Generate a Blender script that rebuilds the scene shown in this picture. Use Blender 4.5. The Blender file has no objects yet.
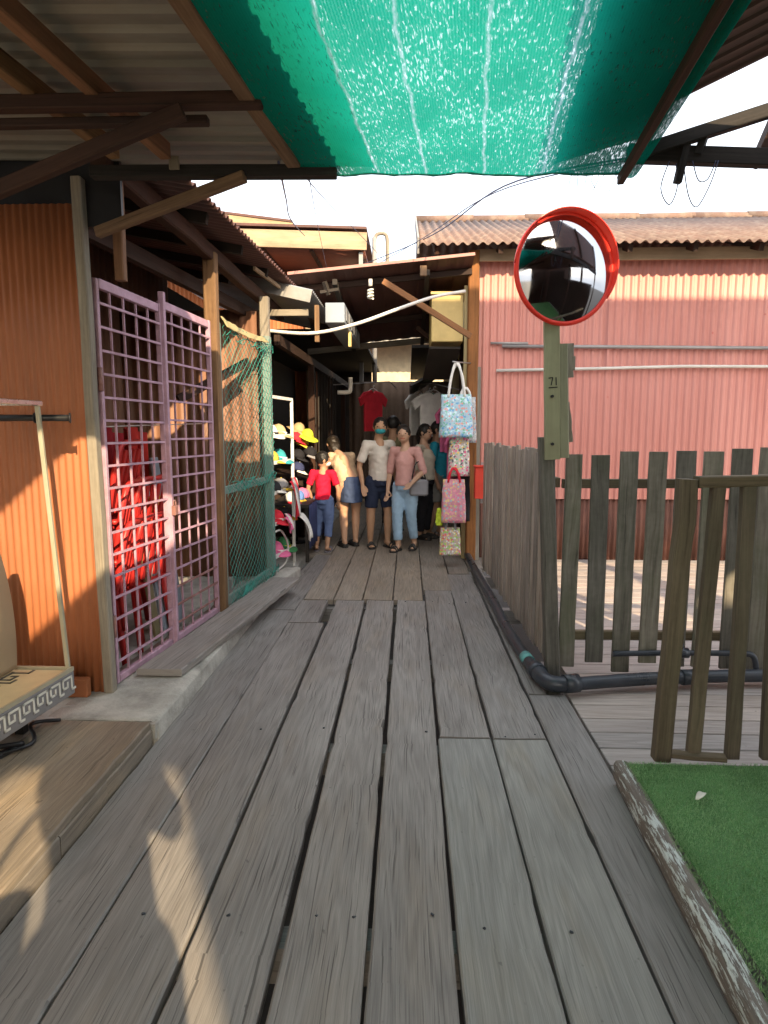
import bpy, bmesh, math, random
from mathutils import Vector, Matrix, noise
random.seed(7)
R = math.radians
V = Vector
scene = bpy.context.scene
COL = scene.collection
rnd = random.uniform

# ------------------------------------------------------------------ materials
def hexc(h):
    return h
class NT:
    def __init__(s, name):
        s.m = bpy.data.materials.new(name); s.m.use_nodes = True
        s.t = s.m.node_tree; s.t.nodes.clear()
    def n(s, typ, **kw):
        nd = s.t.nodes.new(typ)
        ins = kw.pop('ins', {})
        for k, v in kw.items(): setattr(nd, k, v)
        for k, v in ins.items():
            if isinstance(v, bpy.types.NodeSocket): s.t.links.new(v, nd.inputs[k])
            else: nd.inputs[k].default_value = v
        return nd
    def math(s, op, a, b=0.0, c=None):
        ins = {0: a, 1: b}
        if c is not None: ins[2] = c
        return s.n('ShaderNodeMath', operation=op, ins=ins).outputs[0]
    def noise(s, vec, scale, detail=4, rough=.55, dist=0):
        return s.n('ShaderNodeTexNoise', ins={'Vector': vec, 'Scale': scale, 'Detail': detail, 'Roughness': rough, 'Distortion': dist}).outputs[0]
    def mapv(s, vec, sc, loc=(0, 0, 0), rot=(0, 0, 0)):
        return s.n('ShaderNodeMapping', ins={'Vector': vec, 'Scale': sc, 'Location': loc, 'Rotation': rot}).outputs[0]
    def ramp(s, fac, stops):
        r = s.n('ShaderNodeValToRGB', ins={'Fac': fac}); e = r.color_ramp.elements
        while len(e) < len(stops): e.new(.5)
        for el, (p, c) in zip(e, stops):
            el.position = p; el.color = (c[0], c[1], c[2], 1) if isinstance(c, (tuple, list)) else (c, c, c, 1)
        return r.outputs[0]
    def mix(s, fac, a, b, mode='MIX'):
        a = (*a, 1) if isinstance(a, tuple) and len(a) == 3 else a
        b = (*b, 1) if isinstance(b, tuple) and len(b) == 3 else b
        n = s.n('ShaderNodeMix', data_type='RGBA', blend_type=mode, clamp_factor=True)
        for i, v in ((0, fac), (6, a), (7, b)):
            if isinstance(v, bpy.types.NodeSocket): s.t.links.new(v, n.inputs[i])
            else: n.inputs[i].default_value = v
        return n.outputs[2]
    def out(s, sh):
        o = s.n('ShaderNodeOutputMaterial'); s.t.links.new(sh, o.inputs[0]); return s.m
    def bsdf(s, col, rough=.6, metal=0, normal=None, **kw):
        b = s.n('ShaderNodeBsdfPrincipled')
        for k, v in (('Base Color', (*col, 1) if isinstance(col, tuple) and len(col) == 3 else col), ('Roughness', rough), ('Metallic', metal), *kw.items()):
            if isinstance(v, bpy.types.NodeSocket): s.t.links.new(v, b.inputs[k])
            else: b.inputs[k].default_value = v
        if normal is not None: s.t.links.new(normal, b.inputs['Normal'])
        return b.outputs[0]
    def bump(s, h, strength=.3, dist=.01):
        return s.n('ShaderNodeBump', ins={'Height': h, 'Strength': strength, 'Distance': dist}).outputs[0]
    def obj(s): return s.n('ShaderNodeTexCoord').outputs['Object']
    def uv(s): return s.n('ShaderNodeUVMap').outputs[0]
    def attr(s, name): return s.n('ShaderNodeAttribute', attribute_name=name).outputs['Fac']

def wood(name, light, dark, grain=45, along=1.6, rough=.75, bump=.5, tint=.35, stain=None, stain_amt=.5, spec=.3, contrast=1.0):
    t = NT(name); uv = t.uv()
    warp = t.noise(t.mapv(uv, (.9, 5, 1)), 1, 3)
    wv = t.n('ShaderNodeVectorMath', operation='ADD', ins={0: uv, 1: t.n('ShaderNodeCombineXYZ', ins={1: t.math('MULTIPLY', t.math('SUBTRACT', warp, .5), .045)}).outputs[0]}).outputs[0]
    g1 = t.noise(t.mapv(wv, (along, grain, 1)), 1, 6, .65)
    g2 = t.noise(t.mapv(wv, (along * 1.3, grain * 3.6, 1)), 1, 3, .6)
    g3 = t.noise(t.mapv(wv, (along * 4, grain * 9, 1)), 1, 3, .6)
    spk = t.noise(t.mapv(uv, (30, 60, 1)), 1, 3, .6)
    big = t.noise(t.mapv(uv, (1.3, 4, 1)), 1, 4, .6)
    f = t.math('ADD', t.math('ADD', t.math('MULTIPLY', g1, .34), t.math('MULTIPLY', g2, .36)), t.math('ADD', t.math('MULTIPLY', g3, .2), t.math('MULTIPLY', spk, .1)))
    lo, hi = .5 - .12 / contrast, .5 + .12 / contrast
    c = t.mix(t.ramp(f, [(max(lo, 0), 0.), (min(hi, 1), 1.)]), dark, light)
    c = t.mix(1, c, t.ramp(big, [(.25, .62), (.75, 1.25)]), 'MULTIPLY')
    if stain:
        c = t.mix(t.math('MULTIPLY', t.ramp(t.noise(t.mapv(uv, (2.2, 7, 1), (3, 1, 0)), 1, 5, .6), [(.48, 0.), (.68, 1.)]), stain_amt), c, stain)
    ta = t.attr('tint')
    hv = t.n('ShaderNodeHueSaturation', ins={'Color': c, 'Value': t.math('ADD', t.math('MULTIPLY', ta, tint), 1 - tint / 2), 'Saturation': t.math('ADD', t.math('MULTIPLY', ta, .3), .85)}).outputs[0]
    crack = t.ramp(t.math('ADD', t.math('MULTIPLY', g2, .75), t.math('MULTIPLY', g1, .25)), [(.33, 0.), (.39, 1.)])
    hv = t.mix(t.math('MULTIPLY', t.math('SUBTRACT', 1, crack), .7), hv, tuple(x * .35 for x in dark))
    nb = t.bump(t.math('ADD', f, t.math('MULTIPLY', crack, .5)), bump, .006)
    return t.out(t.bsdf(hv, t.ramp(big, [(0., rough - .12), (1., min(rough + .12, 1))]), 0, nb, **{'Specular IOR Level': spec}))

def boardmat(name, base, dark, cracks=.6, tint=.25, warm=(.26, .22, .18), bump=.5):
    t = NT(name); uv = t.uv()
    warp = t.noise(t.mapv(uv, (1.1, 5, 1)), 1, 3)
    wv = t.n('ShaderNodeVectorMath', operation='ADD', ins={0: uv, 1: t.n('ShaderNodeCombineXYZ', ins={1: t.math('MULTIPLY', t.math('SUBTRACT', warp, .5), .035)}).outputs[0]}).outputs[0]
    rings = t.math('SINE', t.math('MULTIPLY', t.noise(t.mapv(wv, (.55, 7, 1)), 1, 2), 75))        # cathedral figure
    rg = t.math('ADD', t.math('MULTIPLY', rings, .5), .5)
    fib = t.noise(t.mapv(wv, (5, 260, 1)), 1, 3, .6)
    ck = t.noise(t.mapv(wv, (2.6, 165, 1)), 1, 2, .5); zone = t.noise(t.mapv(uv, (2.2, 9, 1), (8, 2, 0)), 1, 3)
    ckm = t.math('MULTIPLY', t.ramp(ck, [(.33, 1.), (.40, 0.)]), t.ramp(zone, [(.32, .25), (.6, 1.)]))
    longc = t.math('MULTIPLY', t.ramp(t.noise(t.mapv(wv, (.55, 62, 1), (3, 3, 0)), 1, 2, .5), [(.285, 1.), (.315, 0.)]), .9)
    big = t.noise(t.mapv(uv, (.9, 3, 1), (1, 7, 0)), 1, 5, .6)
    c = t.mix(t.ramp(big, [(.3, 0.), (.7, 1.)]), dark, base)
    c = t.mix(t.math('MULTIPLY', t.ramp(t.noise(t.mapv(uv, (1.7, 6, 1), (20, 4, 0)), 1, 4), [(.5, 0.), (.72, 1.)]), .55), c, warm)
    c = t.mix(1, c, t.ramp(rg, [(0., .90), (1., 1.06)]), 'MULTIPLY')
    c = t.mix(1, c, t.ramp(fib, [(.25, .78), (.75, 1.2)]), 'MULTIPLY')
    m_ = t.math('MAXIMUM', ckm, longc)
    c = t.mix(t.math('MULTIPLY', m_, cracks), c, tuple(x * .3 for x in dark))
    spot = t.ramp(t.noise(t.mapv(uv, (22, 30, 1), (2, 9, 0)), 1, 2), [(.70, 0.), (.76, 1.)])
    c = t.mix(t.math('MULTIPLY', spot, .5), c, tuple(x * .35 for x in dark))
    ta = t.attr('tint')
    c = t.n('ShaderNodeHueSaturation', ins={'Color': c, 'Value': t.math('ADD', t.math('MULTIPLY', ta, tint), 1 - tint / 2), 'Saturation': t.math('ADD', t.math('MULTIPLY', ta, .5), .75)}).outputs[0]
    h = t.math('SUBTRACT', t.math('ADD', t.math('MULTIPLY', fib, .35), t.math('MULTIPLY', rg, .2)), m_)
    return t.out(t.bsdf(c, t.ramp(big, [(.2, .5), (.8, .78)]), 0, t.bump(h, bump, .004), **{'Specular IOR Level': .35}))

def plain(name, col, rough=.6, metal=0, var=.2, scale=6, stretch=(1, 1, 1), dirt=None, dirt_amt=.0, dirt_scale=4, bump=.08, bscale=40, spec=.4, **kw):
    t = NT(name); o = t.obj()
    n1 = t.noise(t.mapv(o, stretch), scale, 5, .6)
    c = t.mix(1, col, t.ramp(n1, [(.25, 1 - var), (.75, 1 + var)]), 'MULTIPLY')
    if dirt:
        n2 = t.noise(t.mapv(o, stretch, (5, 2, 1)), dirt_scale, 6, .65)
        c = t.mix(t.math('MULTIPLY', t.ramp(n2, [(.45, 0.), (.7, 1.)]), dirt_amt), c, dirt)
    nb = t.bump(t.noise(o, bscale, 4), bump, .01) if bump else None
    return t.out(t.bsdf(c, t.ramp(n1, [(.2, max(rough - .1, .02)), (.8, min(rough + .1, 1))]), metal, nb, **{'Specular IOR Level': spec}, **kw))

def patterned(name, cols, scale=22, base=(.8, .8, .8), rough=.35, edge=.5):
    """printed fabric or plastic: coloured motifs on a base"""
    t = NT(name); o = t.obj()
    o = t.n('ShaderNodeVectorMath', operation='ADD', ins={0: o, 1: t.n('ShaderNodeVectorMath', operation='SCALE', ins={0: t.n('ShaderNodeTexNoise', ins={'Vector': o, 'Scale': scale * 1.3, 'Detail': 3}).outputs['Color'], 'Scale': 1.4 / scale}).outputs[0]}).outputs[0]
    v = t.n('ShaderNodeTexVoronoi', ins={'Vector': o, 'Scale': scale, 'Randomness': 1.0})
    sep = t.n('ShaderNodeSeparateColor', ins={0: v.outputs['Color']})
    stops = [(i / len(cols), c) for i, c in enumerate(cols)]
    r = t.n('ShaderNodeValToRGB', ins={'Fac': sep.outputs[0]}); r.color_ramp.interpolation = 'CONSTANT'
    e = r.color_ramp.elements
    while len(e) < len(stops): e.new(.5)
    for el, (p, c) in zip(e, stops): el.position = p; el.color = (*c, 1)
    d = t.math('ADD', v.outputs['Distance'], t.math('MULTIPLY', t.math('SUBTRACT', t.noise(o, scale * 2, 3), .5), .5))
    c = t.mix(t.ramp(d, [(edge - .04, 0.), (edge + .04, 1.)]), r.outputs[0], base)
    return t.out(t.bsdf(c, rough, 0, t.bump(t.noise(o, 14, 3), .35, .02)))

M = {}
M['board'] = boardmat('weathered_boardwalk_wood', (.308, .286, .266), (.214, .197, .182), cracks=.8)
M['board_new'] = boardmat('greenish_new_plank_wood', (.315, .305, .28), (.245, .24, .222), cracks=.3, tint=.12, warm=(.29, .255, .2), bump=.25)
M['board_far'] = boardmat('worn_brown_boardwalk_wood', (.33, .283, .23), (.22, .185, .148), warm=(.33, .26, .185))
M['deck'] = boardmat('pinkish_grey_deck_wood', (.46, .40, .36), (.33, .285, .26), tint=.3)
M['platform'] = boardmat('brown_platform_wood', (.285, .24, .19), (.195, .162, .125), tint=.15, warm=(.38, .29, .19))
M['picket'] = wood('mossy_grey_picket_wood', (.26, .24, .20), (.095, .086, .068), grain=30, along=1.4, bump=.7, tint=.5, stain=(.1, .11, .065), stain_amt=.55)
M['slat'] = wood('pale_grey_slat_wood', (.52, .44, .37), (.24, .195, .155), grain=30, along=1.4, bump=.7, tint=.4, stain=(.16, .14, .1), stain_amt=.4)
M['rail'] = wood('olive_brown_rail_wood', (.21, .165, .105), (.09, .068, .042), grain=24, along=1.2, bump=.4, tint=.25, stain=(.13, .12, .07), stain_amt=.5)
M['post_green'] = wood('pale_green_painted_post', (.36, .35, .22), (.26, .25, .15), grain=20, along=.8, bump=.25, tint=.25, contrast=.7)
M['beam'] = wood('dark_red_brown_beam', (.062, .03, .02), (.024, .012, .008), grain=24, bump=.4, tint=.3)
M['beam_orange'] = wood('orange_brown_beam', (.30, .135, .055), (.16, .07, .028), grain=24, bump=.3, tint=.25)
M['beam_tan'] = wood('tan_timber', (.24, .15, .085), (.12, .07, .04), grain=24, bump=.4, tint=.3)
M['beam_black'] = wood('black_stained_beam', (.035, .03, .028), (.012, .011, .01), grain=24, bump=.3, tint=.2)
M['post_grey'] = wood('grey_weathered_post', (.34, .3, .24), (.17, .145, .11), grain=26, bump=.5, tint=.2, stain=(.24, .215, .175), stain_amt=.5)
M['fascia'] = wood('cream_fascia_board', (.43, .31, .19), (.31, .215, .12), grain=16, bump=.25, tint=.15, contrast=.7)
M['flaked'] = None
M['orange'] = plain('orange_painted_corrugated_metal', (.37, .13, .052), .55, 0, .22, 3, (1, 1, .18), (.2, .07, .03), .6, 3, .05)
M['pink'] = plain('pink_painted_corrugated_metal', (.55, .20, .165), .5, 0, .1, 2.2, (1, 1, .3), (.72, .36, .3), .4, 2.5, .04)
def m_pink():
    t = NT('pink_painted_corrugated_metal'); o = t.obj()
    sx = t.n('ShaderNodeSeparateXYZ', ins={0: o})
    sheet_ = t.n('ShaderNodeTexWhiteNoise', noise_dimensions='1D', ins={'W': t.math('FLOOR', t.math('DIVIDE', sx.outputs[0], .74))}).outputs['Value']
    n1 = t.noise(t.mapv(o, (1, 1, .25)), 2.4, 5, .6); st = t.noise(t.mapv(o, (9, 9, .5)), 1, 4, .6)
    c = t.mix(t.ramp(n1, [(.3, 0.), (.72, 1.)]), (.58, .225, .185), (.66, .30, .255))
    c = t.mix(t.math('MULTIPLY', t.ramp(st, [(.55, 0.), (.8, 1.)]), .35), c, (.40, .13, .10))
    c = t.mix(1, c, t.ramp(sheet_, [(0., .92), (1., 1.06)]), 'MULTIPLY')
    v = t.n('ShaderNodeTexVoronoi', ins={'Vector': t.mapv(o, (1, .2, 1)), 'Scale': 5.5})
    fl = t.math('MULTIPLY', t.ramp(v.outputs['Distance'], [(.06, 1.), (.10, 0.)]), t.ramp(t.noise(o, 1.7, 2), [(.55, 0.), (.6, 1.)]))
    c = t.mix(t.math('MULTIPLY', fl, .7), c, (.45, .04, .035))
    lap = t.math('LESS_THAN', t.math('FRACT', t.math('DIVIDE', sx.outputs[0], .74)), .008)
    c = t.mix(t.math('MULTIPLY', lap, .5), c, (.25, .09, .075))
    return t.out(t.bsdf(c, .5, 0, t.bump(t.noise(o, 5, 3), .12, .02)))
M['pink'] = m_pink()
M['rust'] = plain('rusty_brown_base_cladding', (.16, .07, .05), .85, 0, .5, 8, (1, 1, .25), (.06, .03, .025), .8, 6, .2)
M['innerwall'] = plain('faded_orange_inner_cladding', (.26, .13, .08), .6, 0, .3, 3, (1, 1, .2), (.16, .09, .06), .6, 4, .05)
M['brownroof'] = plain('red_brown_roof_sheet', (.10, .045, .036), .6, 0, .3, 3, (1, .3, 1), (.05, .028, .024), .6, 4, .05)
M['brickroof'] = plain('weathered_brick_red_roof', (.17, .11, .09), .8, 0, .3, 3.5, (1, 1, 1), (.27, .215, .175), .7, 6, .1)
M['zinc'] = plain('stained_zinc_sheet', (.24, .23, .205), .55, .25, .25, 2.4, (.4, 1, 1), (.14, .11, .085), .6, 3, .04)
M['greyzinc'] = plain('pale_zinc_sheet', (.34, .35, .37), .45, .5, .2, 3, (.4, 1, 1), (.2, .19, .18), .4, 3, .04)
M['greyfascia'] = plain('pale_grey_fascia', (.27, .265, .26), .6, 0, .25, 4, (1, 1, 1), (.2, .18, .16), .5, 5, .05)
M['steelbox'] = plain('blue_grey_metal_box', (.25, .285, .33), .5, .1, .15, 4)
M['concrete'] = plain('pale_worn_concrete', (.44, .42, .375), .85, 0, .25, 7, (1, 1, 1), (.2, .185, .16), .75, 5, .4, 60)
M['pipe'] = plain('dark_blue_grey_hose', (.035, .042, .054), .32, 0, .3, 8, (1, 1, 1), (.11, .1, .09), .25, 10, .06)
M['tape'] = plain('turquoise_tape', (.15, .42, .4), .5)
M['gate'] = plain('lilac_painted_gate_steel', (.47, .30, .385), .45, 0, .2, 12, (1, 1, 1), (.24, .13, .13), .4, 14, .05)
M['gate_rust'] = plain('rusted_gate_steel', (.25, .12, .1), .7, 0, .3, 14, (1, 1, 1), (.4, .28, .32), .4, 14, .1)
M['white'] = plain('white_painted_metal', (.72, .7, .66), .45, 0, .1, 8, (1, 1, 1), (.4, .36, .3), .3, 12)
M['chrome'] = plain('dull_chrome', (.6, .57, .54), .28, .9, .12, 9)
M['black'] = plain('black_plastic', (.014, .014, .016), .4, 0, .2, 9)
M['red'] = plain('bright_red_plastic', (.80, .04, .022), .32, 0, .06, 5)
M['redbox'] = plain('sun_faded_red_metal', (.68, .06, .035), .45, 0, .15, 8)
M['redchair'] = plain('red_plastic', (.5, .03, .028), .38, 0, .2, 6)
M['yellow'] = plain('yellow_painted_box', (.66, .5, .2), .5, 0, .12, 5, (1, 1, 1), (.4, .28, .1), .3, 6)
M['yellowplastic'] = plain('bright_yellow', (.75, .5, .04), .4)
M['creamwall'] = plain('cream_board_wall', (.5, .4, .2), .7, 0, .2, 4, (1, 1, .2), (.25, .19, .1), .4, 5)
M['greyboard'] = plain('blue_grey_board', (.24, .27, .31), .6, 0, .15, 4, (1, 1, .3))
M['olive'] = plain('olive_brown_board', (.2, .17, .09), .6, 0, .15, 4, (1, 1, .3))
M['dark'] = plain('near_black_timber', (.03, .024, .02), .8, 0, .4, 4)  # one near-black tone for shop interiors, rafters and small dark parts
M['mud'] = plain('dark_tidal_mud', (.035, .03, .025), .6, 0, .4, 2, (1, 1, 1), (.02, .02, .02), .5, 3, .4, 8)
M['netframe'] = plain('teal_grey_painted_timber', (.17, .24, .215), .65, 0, .25, 6, (1, 1, .3), (.3, .29, .26), .6, 8)
M['mesh'] = plain('dark_teal_twine', (.03, .24, .19), .6, 0, .3, 15)
M['hemp'] = plain('yellowed_hemp_cloth', (.34, .28, .14), .8, 0, .3, 20)
M['string'] = plain('blue_grey_seam_cord', (.5, .58, .72), .7, 0, .3, 20)
M['wire'] = plain('blue_black_cable', (.06, .07, .14), .5, 0, .1, 5)
M['whitepipe'] = plain('white_plastic_pipe', (.66, .63, .58), .4, 0, .12, 4)
M['greypipe'] = plain('grey_conduit', (.33, .32, .32), .4, .3, .15, 6)
M['bulb'] = plain('white_spiral_glass', (.8, .8, .74), .2)
M['tray'] = plain('grey_lacquered_tray', (.19, .185, .19), .4, 0, .12, 6)
M['traytop'] = plain('cream_tray_top', (.6, .5, .3), .5, 0, .15, 6)
M['panel'] = plain('tan_padded_panel', (.44, .34, .21), .55, 0, .12, 4)
M['key'] = plain('pale_meander_inlay', (.62, .61, .55), .45, 0, .1, 9)
M['keydark'] = plain('dark_meander_inlay', (.09, .085, .075), .5, 0, .1, 9)
M['stand'] = plain('grey_green_stand_post', (.4, .37, .27), .45, .2, .15, 6)
M['clip'] = plain('pale_leaf', (.75, .73, .62), .6)
M['palewall'] = plain('pale_blue_grey_wall', (.5, .54, .56), .8, 0, .12, 2)

def m_flaked():
    t = NT('flaking_white_paint_on_wood'); uv = t.uv()
    g = t.noise(t.mapv(uv, (3, 40, 1)), 1, 6, .7)
    c = t.mix(t.ramp(g, [(.35, 0.), (.65, 1.)]), (.12, .1, .085), (.26, .22, .18))
    p = t.noise(t.mapv(uv, (9, 60, 1)), 1, 6, .75)
    p2 = t.noise(t.mapv(uv, (3, 8, 1), (7, 3, 0)), 1, 3)
    mk = t.ramp(t.math('ADD', t.math('MULTIPLY', p, .75), t.math('MULTIPLY', p2, .35)), [(.575, 0.), (.61, 1.)])
    c = t.mix(mk, c, (.66, .7, .66))
    return t.out(t.bsdf(c, .7, 0, t.bump(t.math('ADD', g, t.math('MULTIPLY', mk, .4)), .7, .006)))
M['flaked'] = m_flaked()

def m_turf():
    t = NT('artificial_grass'); o = t.obj()
    n = t.noise(o, 190, 4, .7); n2 = t.noise(o, 5, 3)
    c = t.mix(t.ramp(n, [(.3, 0.), (.7, 1.)]), (.05, .14, .038), (.14, .36, .1))
    c = t.mix(1, c, t.ramp(n2, [(.3, .8), (.7, 1.2)]), 'MULTIPLY')
    return t.out(t.bsdf(c, .6, 0, t.bump(n, .6, .01)))
M['turf'] = m_turf()
def m_blade():
    t = NT('plastic_grass_blade')
    ta = t.attr('tint')
    c = t.mix(ta, (.15, .30, .11), (.37, .58, .28))
    return t.out(t.bsdf(c, .5))
M['blade'] = m_blade()

def m_net():
    t = NT('green_shade_net'); uv = t.uv()
    o = uv
    knit = t.n('ShaderNodeTexWave', wave_type='BANDS', bands_direction='X', ins={'Vector': uv, 'Scale': 34, 'Distortion': 3.5, 'Detail': 2, 'Detail Scale': 3}).outputs['Fac']
    rows = t.n('ShaderNodeTexWave', wave_type='BANDS', bands_direction='Y', ins={'Vector': uv, 'Scale': 60, 'Distortion': 2.0, 'Detail': 2, 'Detail Scale': 4}).outputs['Fac']
    sp = t.noise(t.mapv(uv, (150, 26, 1)), 1, 3, .6, .5)
    patch = t.noise(t.mapv(uv, (5, 3, 1)), 1, 3)
    hole = t.ramp(t.math('ADD', sp, t.math('MULTIPLY', t.math('SUBTRACT', patch, .5), .3)), [(.57, 0.), (.66, 1.)])
    fine = t.math('MULTIPLY', t.math('MULTIPLY', knit, rows), .07)
    su = t.n('ShaderNodeSeparateXYZ', ins={0: uv})
    wob = t.math('MULTIPLY', t.math('SUBTRACT', t.noise(t.mapv(uv, (.3, 5, 1)), 1, 3), .5), .05)
    ux = t.math('ADD', su.outputs[0], wob); seam = None
    for u0 in (.39, .61, .875, 1.14):
        m = t.ramp(t.math('ABSOLUTE', t.math('SUBTRACT', ux, u0)), [(.0025, 1.), (.0085, 0.)])
        seam = m if seam is None else t.math('MAXIMUM', seam, m)
    seam = t.math('MULTIPLY', seam, t.ramp(t.noise(t.mapv(uv, (90, 22, 1)), 1, 3, .7), [(.36, .15), (.58, 1.)]))
    al = t.math('MINIMUM', t.math('ADD', t.math('ADD', t.math('MULTIPLY', hole, .42), fine), t.math('MULTIPLY', seam, .13)), 1.)
    c = t.mix(knit, (.005, .28, .20), (.009, .33, .24))
    c = t.mix(t.ramp(patch, [(.3, 0.), (.7, .5)]), c, (.02, .42, .31))
    c = t.mix(1, c, (.84, .86, .86), 'MULTIPLY')
    c = t.mix(t.math('MULTIPLY', seam, .75), c, (.22, .36, .42))
    d = t.n('ShaderNodeBsdfDiffuse', ins={'Color': c})
    tr = t.n('ShaderNodeBsdfTranslucent', ins={'Color': c})
    tp = t.n('ShaderNodeBsdfTransparent')
    m1 = t.n('ShaderNodeMixShader', ins={0: .62, 1: d.outputs[0], 2: tr.outputs[0]})
    m2 = t.n('ShaderNodeMixShader', ins={0: al, 1: m1.outputs[0], 2: tp.outputs[0]})
    return t.out(m2.outputs[0])
M['net'] = m_net()
def m_mirror():
    t = NT('convex_mirror_glass')
    n = t.noise(t.obj(), 9, 4)
    return t.out(t.bsdf((.44, .46, .50), t.ramp(n, [(.35, .02), (.8, .12)]), 1.0))
M['mirror'] = m_mirror()

def fabric(name, col, var=.15, scale=9):
    return plain(name, col, .85, 0, var, scale, (1, 1, 1), None, 0, 4, .25, 30, .2)
def skinm(name, col):
    return plain(name, col, .55, 0, .08, 14, (1, 1, 1), None, 0, 4, .05, 60, .35)

# ------------------------------------------------------------------ mesh builder
class MB:
    def __init__(s):
        s.v = []; s.f = []; s.uv = []; s.ti = []; s.mi = []; s.sm = []
    def face(s, idx, uvs=None, tint=.5, mi=0, smooth=False):
        s.f.append(tuple(idx)); s.uv.append(uvs if uvs else [(0, 0)] * len(idx)); s.ti.append(tint); s.mi.append(mi); s.sm.append(smooth)
    def box(s, p0, p1, w, h, up=(0, 0, 1), tint=None, mi=0):
        """beam from p0 to p1; w across, h along 'up'"""
        p0, p1 = V(p0), V(p1); d = p1 - p0; L = d.length; d.normalize()
        u = V(up)
        if abs(d.dot(u)) > .98: u = V((0, 1, 0)) if abs(d.y) < .9 else V((1, 0, 0))
        side = d.cross(u).normalized(); u = side.cross(d).normalized()
        t = random.random() if tint is None else tint
        ou, ov = rnd(0, 40), rnd(0, 40); b = len(s.v)
        cs = [(-w / 2, -h / 2), (w / 2, -h / 2), (w / 2, h / 2), (-w / 2, h / 2)]
        for q, P in enumerate((p0, p1)):
            for a, c in cs: s.v.append(P + side * a + u * c)
        per = [0, w, w + h, 2 * w + h, 2 * w + 2 * h]
        for i in range(4):
            j = (i + 1) % 4
            s.face([b + i, b + j, b + 4 + j, b + 4 + i], [(ou, ov + per[i]), (ou, ov + per[i + 1]), (ou + L, ov + per[i + 1]), (ou + L, ov + per[i])], t, mi)
        s.face([b + 3, b + 2, b + 1, b], [(ou, ov), (ou, ov + w), (ou + h * .2, ov + w), (ou + h * .2, ov)], t, mi)
        s.face([b + 4, b + 5, b + 6, b + 7], [(ou, ov), (ou, ov + w), (ou + h * .2, ov + w), (ou + h * .2, ov)], t, mi)
        return s
    def block(s, lo, hi, tint=None, mi=0):
        lo, hi = V(lo), V(hi); c = (lo + hi) / 2; d = hi - lo
        ax = max(range(3), key=lambda i: d[i])
        if ax == 0: return s.box((lo.x, c.y, c.z), (hi.x, c.y, c.z), d.y, d.z, (0, 0, 1), tint, mi)
        if ax == 1: return s.box((c.x, lo.y, c.z), (c.x, hi.y, c.z), d.x, d.z, (0, 0, 1), tint, mi)
        return s.box((c.x, c.y, lo.z), (c.x, c.y, hi.z), d.x, d.y, (0, 1, 0), tint, mi)
    def tube(s, pts, r, n=8, caps=True, mi=0, smooth=True, tint=.5, flat=None):
        pts = [V(p) for p in pts]; k = len(pts)
        rs = r if isinstance(r, (list, tuple)) else [r] * k
        b = len(s.v); prev = None
        L = 0
        for i, p in enumerate(pts):
            d = (pts[min(i + 1, k - 1)] - pts[max(i - 1, 0)]).normalized()
            if prev is None:
                a = V((0, 0, 1)) if abs(d.z) < .9 else V((1, 0, 0))
                x = d.cross(a).normalized()
            else:
                x = (prev - d * prev.dot(d)).normalized()
            prev = x; y = d.cross(x)
            ri = rs[i]; rx, ry = ri if isinstance(ri, tuple) else (ri, ri)
            for j in range(n):
                a = 2 * math.pi * j / n
                s.v.append(p + x * rx * math.cos(a) + y * ry * math.sin(a))
        for i in range(k - 1):
            L2 = L + (pts[i + 1] - pts[i]).length
            for j in range(n):
                j2 = (j + 1) % n
                s.face([b + i * n + j, b + i * n + j2, b + (i + 1) * n + j2, b + (i + 1) * n + j], [(L, j / n * .1), (L, (j + 1) / n * .1), (L2, (j + 1) / n * .1), (L2, j / n * .1)], tint, mi, smooth)
            L = L2
        if caps:
            s.face([b + j for j in reversed(range(n))], None, tint, mi)
            s.face([b + (k - 1) * n + j for j in range(n)], None, tint, mi)
        return s
    def ell(s, c, rad, nu=14, nv=9, rot=None, mi=0, tint=.5):
        c = V(c); b = len(s.v); m = rot or Matrix.Identity(3)
        for i in range(1, nv):
            th = math.pi * i / nv
            for j in range(nu):
                ph = 2 * math.pi * j / nu
                s.v.append(c + m @ V((rad[0] * math.sin(th) * math.cos(ph), rad[1] * math.sin(th) * math.sin(ph), rad[2] * math.cos(th))))
        top = len(s.v); s.v.append(c + m @ V((0, 0, rad[2]))); s.v.append(c + m @ V((0, 0, -rad[2])))
        for i in range(nv - 2):
            for j in range(nu):
                j2 = (j + 1) % nu
                s.face([b + i * nu + j, b + (i + 1) * nu + j, b + (i + 1) * nu + j2, b + i * nu + j2], None, tint, mi, True)
        for j in range(nu):
            j2 = (j + 1) % nu
            s.face([top, b + j, b + j2], None, tint, mi, True)
            s.face([top + 1, b + (nv - 2) * nu + j2, b + (nv - 2) * nu + j], None, tint, mi, True)
        return s
    def sheet(s, fn, nu, nv, thick=0, tint=.5, mi=0, smooth=True, uvs=(1, 1)):
        """grid surface fn(a,b)->point, a,b in 0..1; thick = second layer offset along normal (closed edges)"""
        P = [[V(fn(i / nu, j / nv)) for j in range(nv + 1)] for i in range(nu + 1)]
        b = len(s.v)
        for row in P: s.v.extend(row)
        w = nv + 1
        quv = lambda i, j: (i / nu * uvs[0], j / nv * uvs[1])
        for i in range(nu):
            for j in range(nv):
                s.face([b + i * w + j, b + (i + 1) * w + j, b + (i + 1) * w + j + 1, b + i * w + j + 1], [quv(i, j), quv(i + 1, j), quv(i + 1, j + 1), quv(i, j + 1)], tint, mi, smooth)
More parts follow.
